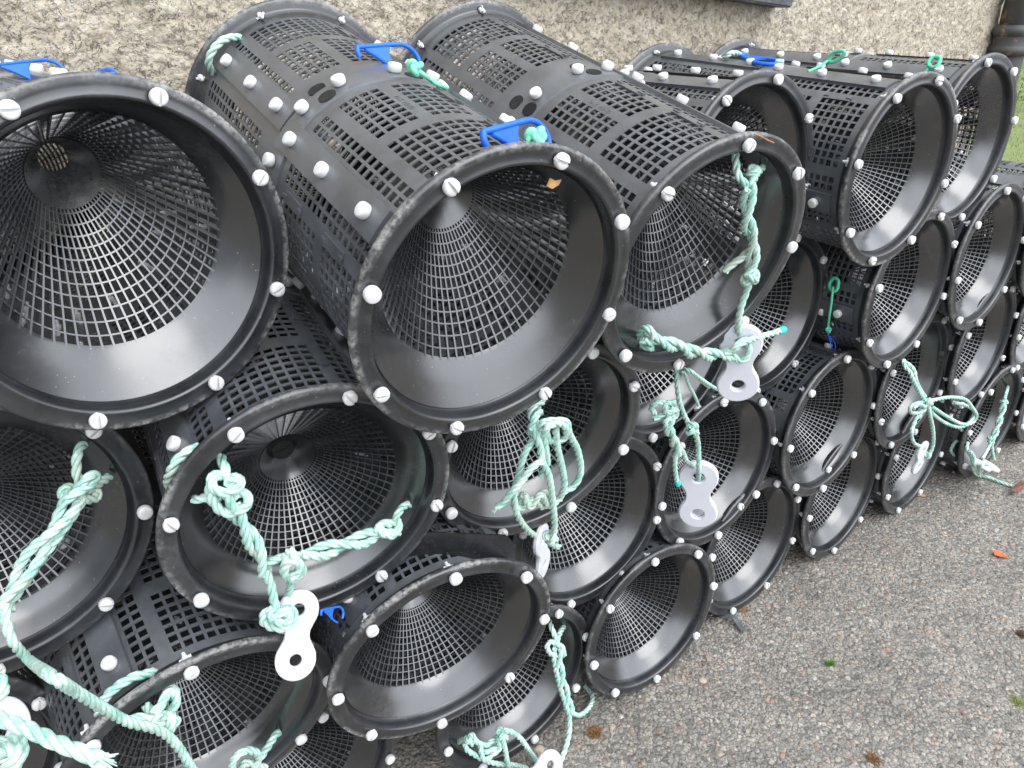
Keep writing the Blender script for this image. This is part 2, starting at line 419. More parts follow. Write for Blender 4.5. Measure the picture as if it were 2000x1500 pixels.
def pose(n):
    x,y,z,psi,ep,ph=CREELS[n]
    nr=Vector((math.cos(ep)*math.cos(psi),math.cos(ep)*math.sin(psi),math.sin(ep))); u=Vector((-math.sin(psi),math.cos(psi),0)); v=nr.cross(u)
    Mx=Matrix((u,v,nr)).transposed().to_4x4(); Mx.translation=Vector((x,y,z)); return Mx
for n in CREELS: POSE[n]=pose(n)
ECC={'A':3,'B':6,'C':5}
WEAR={'E':1.0,'X':1.0,'Y':1.0,'B':0.9,'A':0.9,'H':0.7,'V':0.5,'C':0.6}
T0=Matrix.Translation((0,R,L/2))
TOP='ABCDEF'
def Rz(deg): return Matrix.Rotation(math.radians(deg),4,'Z')
def creel(n):
    t=obj('creel',None); t.empty_display_size=0.05
    t.matrix_world=POSE[n]@Matrix.Translation((0,-R,-L/2)); tag(t,LAB[n],LABCAT,'black creels stacked along the wall')
    ph=math.degrees(CREELS[n][5]); sa=TURN.get(n,random.uniform(0,90)); S=T0@Rz(sa); Pm=T0@Rz(ph)
    back=T0@Matrix.Translation((0,0,-L))@Matrix.Rotation(PI,4,'X')
    obj('barrel',ME['barrel'],t,S); obj('seam_band',ME['seam'],t,S)
    q=obj('rim',ME['rim'],t,Pm); q.color=(WEAR.get(n,0.35),0,0,1); obj('rim',ME['rim'],t,back@Rz(ph))
    fu=FUN[0.070 if n in ECC else (-0.012 if n=='H' else 0.0)]; fm=T0@Rz(ECC.get(n,0 if n=='H' else ph))
    w=obj('funnel_wall',fu[0],t,fm); obj('funnel_mesh',fu[1],t,fm); obj('funnel_collar',fu[2],t,fm)
    fu=FUN[0.0]
    obj('funnel_wall',fu[0],t,back); obj('funnel_mesh',fu[1],t,back); obj('funnel_collar',fu[2],t,back)
    near=n in TOP or n in ('NL','NQ')
    for k in range(8):
        rot=Matrix.Rotation(random.uniform(0,PI),4,'Z'); sl=random.random()<0.72
        obj('bolt',ME['bolt' if sl else 'pbolt'],t,Pm@Rz(45*k)@Matrix.Translation((0.1573,0,-0.0002))@rot)
        if near: obj('bolt',ME['bolt'],t,back@Rz(ph+45*k)@Matrix.Translation((0.1573,0,-0.0002))@rot)
    Q=Matrix.Rotation(PI/2,4,'Y')
    for k in range(4):
        obj('lap_strip',ME['s1'],t,S@Rz(90*k)); obj('lap_strip',ME['s2'],t,S@Rz(90*k-6))
        zl=[-0.065,-0.171,-0.266]+([-0.347,-0.442,-0.544] if near else [])
        for z in zl:
            a=90*k+(0 if z>-0.3 else -6)
            obj('bolt',ME['pbolt'],t,S@Rz(a+random.uniform(-0.5,0.5))@Matrix.Translation((0.1546 if z>-0.3 else 0.1524,0,z))@Q@Rz(random.uniform(0,180)))
        for a in (13,32,58,77):
            if near or a in (13,77): obj('bolt',ME['pbolt'],t,S@Rz(90*k+a)@Matrix.Translation((0.1534,0,-0.293))@Q)
        for a,z in ((24,-0.284),(24,-0.322),(66,-0.284),(66,-0.322)):
            if near: obj('plug',ME['plug'],t,S@Rz(90*k+a)@Matrix.Translation((0.1535 if z>-0.3 else 0.1491,0,z))@Q)
        for z in (-0.10,-0.215,-0.39,-0.51):
            obj('catch_bar',ME['catch'],t,S@Rz(90*k+20.2)@Matrix.Translation((0.1513 if z>-.306 else 0.149,0,z))@Q@Rz(90))
    if n in 'ABC':
        for k in range(4):
            e=Matrix((Vector((0,0,1)),Vector((0,-1,0)),Vector((1,0,0)))).transposed().to_4x4(); e.translation=(0.1511,0,-0.218)
            obj('embossed_text',ME['text'],t,S@Rz(90*k+45)@e)
    if n in ('D','E','F'):
        obj('hatch',ME['hatch'],t,T0@Rz({'D':72,'E':58,'F':60}[n]))
        for a in (-13,13):
            for z in (-0.06,-0.15,-0.24): obj('bolt',ME['pbolt'],t,T0@Rz({'D':72,'E':58,'F':60}[n]+a)@Matrix.Translation((0.1562,0,z))@Q)
    return t
CT={n:creel(n) for n in CREELS}
# loose hatch plate sticking out between two barrels
fl=obj('hatch_flap',ME['flap'],CT['X'])
# ------------------------------------------------------------------ points
def onp(n,px,py,off=0.0):
    Mx=POSE[n]; nr=Mx.col[2].xyz; c=Mx.translation+nr*off; r=ray(px,py)
    return CAM+r*((c-CAM).dot(nr)/r.dot(nr))
def onbar(n,px,py,rad=0.156):
    Mi=POSE[n].inverted(); r=(Mi.to_3x3()@ray(px,py)); o=Mi@CAM
    A=r.x*r.x+r.y*r.y; B=o.x*r.x+o.y*r.y; Cq=o.x*o.x+o.y*o.y-rad*rad; D=B*B-A*Cq
    t=(-B-math.sqrt(D))/A if D>0 else -B/A
    return CAM+ray(px,py)*t
def atd(px,py,d): return CAM+ray(px,py)*d
def gnd(px,py,z=0.006):
    r=ray(px,py); return CAM+r*((z-H)/r.z)
# ------------------------------------------------------------------ ropes
def rope_path(mb,path,r=0.0055,twist=1.0,ph0=0.0):
    r=r*0.86
    # three laid strands round the path
    fr=frames(path); s=0; strands=[[],[],[]]
    pitch=r*8.0
    for i,p in enumerate(path):
        if i: s+=(p-path[i-1]).length
        a,b=fr[i]
        for k in range(3):
            t=ph0+2*PI*(s/pitch)*twist+2*PI*k/3
            strands[k].append(p+a*(r*0.53*math.cos(t))+b*(r*0.53*math.sin(t)))
    for k in range(3): mb.tube(strands[k],r*0.56,7)
def pair(mb,P,r=0.0055,sep=1.0,pitch=0.075,ph=0.0):
    base=spline(P,0.003); fr=frames(base); s=0; A=[];B=[]
    for i,p in enumerate(base):
        if i: s+=(p-base[i-1]).length
        a,b=fr[i]; t=ph+2*PI*s/pitch
        o=a*(r*sep*math.cos(t))+b*(r*sep*math.sin(t)); A.append(p+o); B.append(p-o)
    rope_path(mb,A,r); rope_path(mb,B,r,ph0=1.0)
def knot(mb,c,d,r=0.0055,turns=1.6,size=1.0,seed=0):
    # an overhand-style knot: a trefoil loop of rope drawn tight round c
    d=d.normalized(); a=d.orthogonal().normalized(); b=d.cross(a)
    rot=seed*1.3; a,b=a*math.cos(rot)+b*math.sin(rot),b*math.cos(rot)-a*math.sin(rot)
    P=[]; k=r*1.05*size
    for i in range(80):
        t=2*PI*i/79
        x=math.sin(t)+1.55*math.sin(2*t); y=math.cos(t)-1.55*math.cos(2*t); z=-1.15*math.sin(3*t)
        P.append(c+a*(x*k*0.62)+b*(z*k*0.85)+d*(y*k*0.72))
    rope_path(mb,spline(P,0.002),r*0.95)
def fray(mb,p,d,r,n=9,l=0.014):
    d=d.normalized()
    for i in range(n):
        o=Vector((random.uniform(-1,1),random.uniform(-1,1),random.uniform(-1,1)))
        q=p+o*r*0.5; mb.tube([q-d*0.003,q+(d+o*0.35)*l*0.5,q+(d+o*0.6)*l*random.uniform(.6,1)],[r*0.16,r*0.12,r*0.05],4)
def rope(label,build,group='mint green ropes on the creels',name='rope',m=None,tips=()):
    mb=MB(); build(mb)
    c=sum(mb.v,Vector())/len(mb.v); mb.v=[v-c for v in mb.v]
    o=obj(name,mb.mesh(name,m or M_rope,angle=60,uv=True)); o.location=c
    tag(o,label,'rope',group)
    for (p,d,r) in tips:
        tb=MB(); tb.lathe([(0,-.004),(r,-.003),(r*1.05,0.004),(r*.8,0.009),(0,0.010)],12,M=d.to_track_quat('Z','Y').to_matrix().to_4x4())
        q=obj('melted_end',tb.mesh('melted_end',M_tip),o); q.location=p-c
    return o
def S(mb,P,r=0.0055,**k): rope_path(mb,spline(P),r,**k)
def pl(n,L_,off=0.0): return [onp(n,*(p if len(p)==3 else (p[0],p[1],off))) for p in L_]
# --- bridle in the mouth of C
def f(mb):
    S(mb,pl('C',[(1436,300,-.030),(1438,322,-.022),(1443,345,-.012),(1460,365,-.004),(1463,385,0)]))
    S(mb,pl('C',[(1498,316,-.040),(1488,328,-.028),(1474,345,-.012),(1468,362,0),(1470,380,0)]))
    knot(mb,onp('C',1470,338,-.014),onp('C',1470,340,-.01)-onp('C',1470,380,-.01),0.005,size=.85)
    pair(mb,pl('C',[(1465,365),(1457,420),(1468,470),(1468,510),(1459,535)],.004),.0055,1.05,.10)
    S(mb,pl('C',[(1459,535,.006),(1464,550,.006),(1456,575,.008),(1446,605,.010),(1441,640,.010),(1445,663,.004),(1448,672,-.006)]))
    S(mb,pl('C',[(1462,490,0),(1446,505,-.004),(1428,518,-.008),(1415,531,-.010)],),.0058)
    knot(mb,onp('C',1466,543,.008),onp('C',1462,545,0)-onp('C',1480,538,0),.0056,size=1.05,seed=1)
rope('twisted mint rope hanging down the roped top mouth to a white link',f)
def f(mb):
    S(mb,pl('C',[(1245,662,-.030),(1252,648,-.020),(1262,640,-.012),(1272,646,-.004),(1278,660,0)]))
    S(mb,pl('C',[(1243,668,-.034),(1258,676,-.014),(1275,682,0)]))
    pair(mb,pl('C',[(1258,656,-.01),(1285,666,0),(1320,676,.006),(1360,690,.010),(1400,694,.014),(1430,692,.018)],),.0058,1.0,.085)
    S(mb,pl('C',[(1415,690,.020),(1432,683,.026),(1452,669,.030),(1480,659,.026),(1505,652,.022),(1524,646,.020)]),.0052)
    S(mb,pl('C',[(1430,692,.018),(1442,704,.024),(1455,702,.030),(1463,690,.030),(1462,672,.024),(1455,664,.012)]))
    S(mb,pl('C',[(1425,690,.018),(1434,680,.028),(1446,668,.028),(1458,664,.022)]))
    fray(mb,onp('C',1243,668,-.032),onp('C',1238,668,-.034)-onp('C',1260,664,-.02),.0055)
rope('doubled mint rope across the bottom of the roped top mouth, teal tip at its end',f,tips=[(onp('C',1525,645.5,.020),(onp('C',1527,645,.02)-onp('C',1510,650,.02)),.0056)])
# --- tails and bridle before N
def f(mb):
    q=[(1322,722,.004),(1322,745,.010),(1327,785,.014),(1338,815,.016),(1350,835,.018),(1362,848,.020)]
    S(mb,pl('BB',q,0)); knot(mb,onp('N',1352,838,.05),onp('N',1345,838,.05)-onp('N',1372,846,.05),.0054,size=1.1,seed=2)
    S(mb,pl('N',[(1350,832,.052),(1362,860,.050),(1364,890,.045),(1365,915,.042),(1364,932,.030),(1363,938,.018)]))
rope('single knotted mint rope from the white bolt down to the upright link',f)
def f(mb):
    S(mb,pl('N',[(1280,808,.05),(1272,798,.05),(1280,788,.055),(1296,786,.058),(1304,800,.055),(1290,812,.055),(1276,818,.05)]))
    S(mb,pl('N',[(1318,786,.06),(1300,790,.062),(1302,806,.062),(1320,800,.065),(1318,815,.06),(1300,822,.06),(1302,840,.055)]))
    pair(mb,pl('N',[(1310,806,.06),(1306,838,.055),(1318,868,.050),(1322,890,.045)]),.0052,1.0,.07)
    S(mb,pl('N',[(1320,885,.045),(1318,910,.042),(1321,935,.040),(1323,942,.040)]),.005)
    S(mb,pl('N',[(1322,868,.046),(1334,885,.040),(1340,900,.034),(1352,910,.020),(1362,925,.004)]))
    knot(mb,onp('N',1312,800,.06),onp('N',1300,795,.05)-onp('N',1320,800,.05),.0045,size=.8,seed=3)
rope('curled and doubled mint rope beside the upright link, with a teal tip hanging free',f,tips=[(onp('N',1323,941,.04),onp('N',1324,945,.04)-onp('N',1321,930,.04),.0054)])
def f(mb):
    S(mb,[onp('BB',1326,722,.004)]+pl('BB',[(1338,732,.02),(1345,752,.025),(1356,772,.022),(1364,792,.012)]),.0034)
rope('thin unlaid mint strand hanging from a white bolt to the next bolt below',f)
def f(mb):
    S(mb,[onp('BB',1326,720,.006)]+pl('BB',[(1345,723,.03),(1362,735,.035),(1380,748,.035),(1399,760,.03)]),.0040)
    S(mb,pl('BB',[(1345,723,.03),(1358,732,.034),(1370,745,.032),(1385,757,.030)]),.0030)
rope('thin split mint strand slanting right from a white bolt towards a white link',f)
# --- tangled bundle before I
def f(mb):
    pair(mb,pl('I',[(1055,788,.03),(1042,812,.05),(1043,835,.055),(1050,850,.06)]),.0056,1.0,.06)
    S(mb,pl('I',[(1040,835,.06),(1054,870,.066),(1060,905,.066),(1072,930,.064),(1080,985,.060),(1083,1030,.058),(1078,1058,.058)]))
    S(mb,pl('I',[(1062,850,.06),(1066,880,.062),(1068,905,.060),(1056,930,.058)]))
    S(mb,pl('I',[(1044,855,.058),(1025,885,.056),(1012,930,.054),(1004,965,.052),(1010,1005,.052),(1030,1035,.050),(1044,1046,.045)]))
    S(mb,pl('I',[(1058,902,.070),(1040,912,.072),(1018,940,.070),(1000,960,.066),(984,980,.060),(970,992,.056)]))
    S(mb,pl('I',[(1056,838,.066),(1062,824,.068),(1085,822,.070),(1106,824,.070),(1112,848,.066),(1128,880,.058),(1134,920,.054),(1122,948,.052),(1098,962,.050)]))
    S(mb,pl('I',[(1085,828,.068),(1088,870,.062),(1098,915,.056),(1102,950,.052),(1094,972,.048)]))
    S(mb,pl('I',[(1066,842,.062),(1074,860,.06),(1100,858,.062),(1106,838,.07),(1090,826,.075),(1070,834,.078),(1062,850,.074)]))
    S(mb,pl('I',[(1000,985,.046),(1020,992,.05),(1040,975,.054),(1060,990,.05),(1080,975,.05),(1060,962,.048),(1040,984,.05),(1022,966,.048),(1014,980,.044)]))
    S(mb,pl('I',[(1022,966,.05),(1036,990,.056),(1056,966,.058),(1072,988,.054),(1094,974,.048)]))
    knot(mb,onp('I',1076,1052,.058),onp('I',1070,1040,.05)-onp('I',1085,1066,.05),.0055,size=1.0,seed=1)
    S(mb,pl('I',[(1076,1060,.058),(1086,1068,.058),(1092,1066,.056)]))
    fray(mb,onp('I',970,992,.056),onp('I',965,998,.056)-onp('I',985,978,.056),.005,8,.008)
rope('tangled bundle of looped mint rope hanging under the big top creel',f)
# --- H bridles
def f(mb):
    S(mb,pl('H',[(430,892,-.02),(436,905,-.008),(442,925,.002),(446,945,.006)]),.0062)
    S(mb,pl('H',[(378,976,-.01),(396,973,-.002),(415,972,.002),(432,968,.006)]),.0056)
    S(mb,pl('H',[(446,945,.006),(460,932,.012),(470,940,.014),(462,955,.016),(436,962,.014),(418,955,.012),(412,940,.008),(420,928,.004),(440,930,.0)]),.0062)
    S(mb,pl('H',[(420,930,.004),(410,950,.008),(416,980,.010),(436,1000,.012),(458,1000,.014),(484,985,.014),(482,968,.010),(464,962,.008),(448,980,.012)]),.0062)
    S(mb,pl('H',[(440,962,.014),(452,985,.016),(462,1000,.014)]),.0062)
    pair(mb,pl('H',[(452,990,.010),(470,1020,.010),(492,1055,.012),(508,1090,.014),(520,1118,.016)]),.0062,.85,.11)
    S(mb,pl('H',[(518,1112,.018),(528,1140,.022),(534,1168,.026),(540,1192,.030)]),.0062)
    S(mb,pl('H',[(540,1190,.030),(520,1196,.034),(514,1212,.036),(530,1224,.038),(555,1226,.038),(572,1214,.036),(574,1198,.034),(560,1190,.036),(540,1204,.040),(528,1206,.042)]),.0062)
    S(mb,pl('H',[(548,1196,.036),(566,1200,.040),(560,1216,.044),(540,1214,.044),(526,1200,.04),(534,1188,.036)]),.0058)
rope('thick knotted mint rope on the left of the mouth with crossed bridles',f)
def f(mb):
    S(mb,pl('H',[(806,984,-.03),(790,988,-.02),(778,1002,-.008),(770,1022,0)]),.0056)
    S(mb,pl('H',[(768,1022,0),(745,1024,.006),(738,1036,.010),(765,1046,.010),(778,1030,.006),(776,1014,.0)]),.0062)
    pair(mb,pl('H',[(774,1032,.002),(740,1042,.006),(700,1056,.010),(660,1068,.014),(610,1082,.018),(585,1088,.020)]),.0062,1.0,.10)
    S(mb,pl('H',[(600,1084,.02),(565,1086,.022),(540,1092,.020),(526,1097,.016)]),.0058)
    S(mb,pl('H',[(566,1072,.030),(572,1085,.034),(586,1105,.034),(590,1118,.030),(574,1130,.028),(556,1120,.030),(560,1100,.034),(578,1096,.036),(586,1110,.036),(570,1128,.034)]),.0062)
    S(mb,pl('H',[(560,1082,.028),(556,1105,.03),(558,1126,.028),(576,1134,.026)]),.0056)
    S(mb,pl('H',[(568,1128,.024),(566,1150,.016),(562,1168,.010),(570,1186,.0)]),.0056)
rope('mint rope on the right of the crossed-bridle mouth, knotted above the link',f)
def f(mb):
    S(mb,[onbar('H',388,874,.148),onbar('H',372,880,.158),onbar('H',352,893,.164),onbar('H',337,914,.166),onbar('H',329,938,.160),onbar('H',333,952,.148)],.0062)
rope('short loop of mint rope through the barrel, left of the crossed bridles',f)
# --- G bridle running down to Y
def f(mb):
    S(mb,pl('G',[(168,868,-.03),(158,872,-.02),(150,895,-.006),(150,925,0),(156,945,.006)]),.0058)
    S(mb,pl('G',[(212,932,-.02),(196,942,-.006),(178,952,.004),(168,958,.006)]),.0060)
    S(mb,pl('G',[(150,956,.016),(166,938,.018),(182,926,.014),(188,932,.010),(176,948,.016),(150,962,.022),(128,978,.018)]),.0058)
    S(mb,pl('G',[(122,972,.002),(124,955,.0),(138,952,.0),(146,962,.004)]),.006)
    S(mb,pl('G',[(178,962,.0),(190,962,.0),(186,974,.0),(170,975,.006),(150,968,.01)]),.006)
    pair(mb,pl('G',[(150,962,.008),(128,1000,.012),(100,1040,.016),(66,1085,.022),(38,1130,.028),(14,1170,.034),(8,1196,.040)]),.0060,1.1,.14)
    S(mb,pl('G',[(166,968,.006),(140,1010,.010),(112,1050,.012),(74,1100,.018),(40,1150,.026),(12,1186,.034)]),.0058)
    S(mb,pl('G',[(10,1180,.044),(12,1215,.052),(26,1255,.060),(58,1290,.066)])+[onp('Y',100,1320,.10),onp('Y',150,1352,.09),onp('Y',200,1382,.075),onp('Y',250,1410,.062),onp('Y',290,1420,.056),onp('Y',320,1432,.052),onp('Y',345,1455,.050),onp('Y',368,1490,.050),onp('Y',392,1525,.05)],.0058)
rope('longest mint rope, from the left edge mouth down and diagonally over the lower left creel',f)
def f(mb):
    S(mb,[onbar('Y',304,1311,.146),onbar('Y',290,1316,.156),onbar('Y',262,1322,.164),onbar('Y',230,1340,.168),onbar('Y',206,1362,.166),onbar('Y',192,1386,.158),onbar('Y',197,1398,.146)],.0062)
    S(mb,pl('Y',[(285,1375,-.004),(296,1392,.006),(322,1398,.012),(340,1380,.010),(344,1358,.004),(338,1346,-.004),(326,1352,.0),(318,1372,.010),(300,1394,.016)]),.0062)
    S(mb,pl('Y',[(344,1400,.02),(322,1408,.022),(298,1406,.02),(270,1402,.016),(246,1410,.02)]),.0060)
    knot(mb,onp('Y',326,1412,.03),onp('Y',300,1400,.02)-onp('Y',340,1425,.02),.0062,size=1.05,seed=4)
rope('mint rope loop through the rim and barrel of the lower left creel',f)
def f(mb):
    S(mb,[atd(-30,1392,.52),atd(0,1404,.515),atd(50,1422,.51),atd(100,1446,.505),atd(150,1466,.50),atd(192,1482,.50)],.0058)
    fray(mb,atd(193,1482,.50),atd(205,1490,.5)-atd(180,1476,.5),.007,26,.010)
rope('frayed mint rope end reaching in from the lower left corner',f)
def f(mb):
    S(mb,[atd(-20,1462,.55),atd(0,1452,.545),atd(25,1446,.54),atd(42,1452,.535),atd(38,1475,.53),atd(22,1505,.53)],.0058)
    S(mb,[atd(-20,1480,.54),atd(2,1468,.53),atd(24,1462,.525),atd(34,1472,.52),atd(24,1492,.52),atd(4,1515,.52)],.006)
rope('curl of mint rope at the lower left corner under the frayed end',f)
def f(mb):
    S(mb,pl('Y',[(546,1430,-.025),(538,1436,-.012),(525,1456,.0),(512,1475,.010),(500,1492,.014),(490,1515,.016)]),.0058)
    S(mb,pl('Y',[(506,1480,.016),(500,1470,.02),(480,1466,.022),(460,1478,.022),(453,1495,.022),(456,1515,.02)]),.0058)
    S(mb,pl('Y',[(468,1505,.012),(478,1490,.012),(496,1494,.012),(518,1500,.012)]),.006)
rope('small mint rope loop at the bottom of the lower left mouth',f)
def f(mb):
    S(mb,[atd(-15,1320,.62),atd(2,1330,.615),atd(4,1350,.61),atd(-10,1362,.61)],.006)
rope('tiny bend of mint rope at the left edge under the big mouth',f)
# --- W ropes
def f(mb):
    S(mb,pl('W',[(1072,1212,-.03),(1078,1228,-.01),(1084,1244,0),(1090,1262,.004)]),.0054)
    S(mb,pl('W',[(1105,1220,-.035),(1098,1228,-.02),(1090,1245,-.004),(1086,1262,0)]),.0056)
    S(mb,pl('W',[(1086,1280,.006),(1074,1276,.006),(1068,1262,.004),(1076,1254,.002),(1088,1258,.006),(1098,1264,.010),(1102,1280,.008)]),.0054)
    pair(mb,pl('W',[(1088,1262,.006),(1090,1295,.008),(1096,1330,.012),(1106,1362,.018),(1112,1390,.024)]),.0056,1.1,.10)
    S(mb,pl('W',[(1080,1275,.004),(1086,1310,.010),(1096,1350,.016),(1110,1392,.026),(1112,1408,.030)])+[gnd(1112,1428,.035),gnd(1106,1456,.016),gnd(1096,1485,.007),gnd(1084,1520,.006)],.0056)
    S(mb,pl('W',[(1112,1386,.026),(1120,1394,.030)])+[gnd(1132,1397,.03),gnd(1145,1388,.02),gnd(1156,1372,.012),gnd(1156,1356,.010),gnd(1146,1344,.010),gnd(1142,1340,.010)],.0054)
rope('mint rope trailing from the bottom creel mouth straight down to the lower edge',f)
def f(mb):
    S(mb,pl('W',[(894,1450,-.03),(904,1444,-.012),(920,1440,.004),(936,1452,.012),(950,1455,.016),(962,1446,.018),(974,1440,.02),(978,1452,.022),(960,1464,.02),(945,1470,.018)]),.0055)
    S(mb,pl('W',[(908,1450,0),(912,1464,.006),(930,1476,.012),(950,1486,.018),(972,1492,.022),(1000,1494,.026),(1030,1500,.030)]),.0055)
    S(mb,pl('W',[(938,1452,.012),(940,1470,.018),(946,1484,.022),(962,1474,.024),(976,1462,.026),(972,1446,.026)]),.0052)
    S(mb,pl('W',[(980,1440,.03),(986,1462,.03),(990,1485,.03),(996,1510,.03)]),.0055)
    S(mb,pl('W',[(984,1426,.03),(1000,1430,.032),(1018,1444,.034),(1032,1464,.036),(1046,1484,.038),(1052,1500,.04)]),.0055)
    knot(mb,onp('W',920,1444,.008),onp('W',915,1436,0)-onp('W',932,1455,0),.0052,size=.95,seed=2)
    knot(mb,onp('W',980,1434,.026),onp('W',965,1432,0)-onp('W',998,1440,0),.0054,size=1.1,seed=5)
rope('knotted tangle of mint rope in the lowest mouth at the bottom edge',f)
# --- P bow
def f(mb):
    S(mb,pl('P',[(1762,706,.02),(1772,710,.03),(1784,722,.04),(1788,740,.044),(1794,756,.046),(1806,775,.05)]),.0055)
    S(mb,pl('P',[(1764,702,.02),(1768,716,.03),(1778,728,.04),(1784,744,.046),(1798,770,.05),(1810,790,.052)]),.0055)
    S(mb,pl('P',[(1808,786,.054),(1830,780,.060),(1856,776,.07),(1884,780,.08),(1898,795,.085),(1907,812,.085),(1898,826,.080),(1878,828,.072),(1850,814,.062),(1822,796,.056)]),.0050)
    S(mb,pl('P',[(1812,790,.05),(1824,810,.052),(1850,828,.06),(1875,834,.07),(1893,825,.078),(1903,806,.08),(1890,794,.07),(1862,786,.06)]),.0050)
    S(mb,pl('P',[(1808,784,.05),(1790,788,.05),(1778,796,.05),(1780,806,.05),(1798,806,.052),(1806,796,.054),(1794,790,.056),(1784,798,.056)]),.0052)
    S(mb,pl('P',[(1800,800,.05),(1788,820,.052),(1780,845,.054),(1784,864,.052),(1796,872,.046)]),.0052)
    S(mb,pl('P',[(1810,780,.058),(1815,805,.056),(1822,840,.056),(1822,868,.054),(1816,885,.05)]),.0054)
    knot(mb,onp('P',1812,786,.055),onp('P',1800,790,.05)-onp('P',1828,780,.05),.0052,size=1.05,seed=1)
    knot(mb,onp('P',1812,889,.05),onp('P',1804,884,.05)-onp('P',1820,894,.05),.0046,size=.95,seed=3)
rope('mint rope tied into a bow with one long loop to the right',f)
def f(mb):
    S(mb,pl('S',[(1969,752,-.03),(1966,766,-.012),(1962,780,0)]),.0052)
    knot(mb,onp('S',1960,786,.0),onp('S',1964,775,0)-onp('S',1956,800,0),.005,size=1.0,seed=2)
    pair(mb,pl('S',[(1961,788,.002),(1952,820,.008),(1942,850,.014),(1935,865,.018)]),.0052,1.0,.07)
    knot(mb,onp('S',1935,858,.018),onp('S',1938,850,0)-onp('S',1932,870,0),.0048,size=.95,seed=4)
    S(mb,pl('S',[(1936,862,.018),(1928,880,.022),(1919,896,.028)]),.005)
    S(mb,pl('S',[(1937,862,.018),(1938,880,.022),(1941,898,.028)]),.005)
rope('doubled mint rope hanging down the rightmost ground mouth to the lying link',f)
def f(mb):
    P=[onp('S',1890,864,.0),onp('S',1889,880,.012),onp('S',1898,895,.022),onp('S',1900,915,.03),gnd(1908,928,.012),gnd(1930,932,.008),gnd(1955,942,.006),gnd(1982,951,.006)]
    S(mb,P,.0052)
    S(mb,[onp('S',1893,880,.02),onp('S',1902,892,.03),onp('S',1904,912,.035),gnd(1912,926,.018)],.005)
    S(mb,[gnd(1912,926,.014),onp('S',1914,912,.05),onp('S',1926,905,.055),onp('S',1930,915,.05),gnd(1922,924,.014)],.0048)
rope('mint rope end lying on the gravel at the foot of the rightmost ground creel',f)
def f(mb):
    S(mb,[onbar('S',1870,860,.152),onbar('S',1862,868,.160),onbar('S',1857,880,.162),onbar('S',1864,890,.154)],.005)
rope('tiny mint rope loop on the barrel left of the rightmost ground creel',f)
def f(mb):
    S(mb,[atd(1982,515,2.12),atd(1984,535,2.1),atd(1992,552,2.1),atd(2006,566,2.1)],.0065)
    S(mb,[atd(1988,520,2.1),atd(1990,540,2.08),atd(2000,556,2.08),atd(2010,562,2.08)],.006)
rope('mint rope cut off by the right edge of the photo',f)
def f(mb):
    S(mb,[onbar('B',471,74,.146),onbar('B',458,73,.157),onbar('B',436,78,.167),onbar('B',416,98,.170),onbar('B',407,122,.166),onbar('B',415,142,.152)],.0058)
rope('mint rope handle looped through the back end of the big top creel',f)
def f(mb):
    S(mb,[onbar('E',1414,115,.155),onbar('E',1422,107,.165),onbar('E',1434,103,.166),onbar('E',1445,107,.158)],.006)
rope('mint rope handle at the back of the scraped top creel',f)
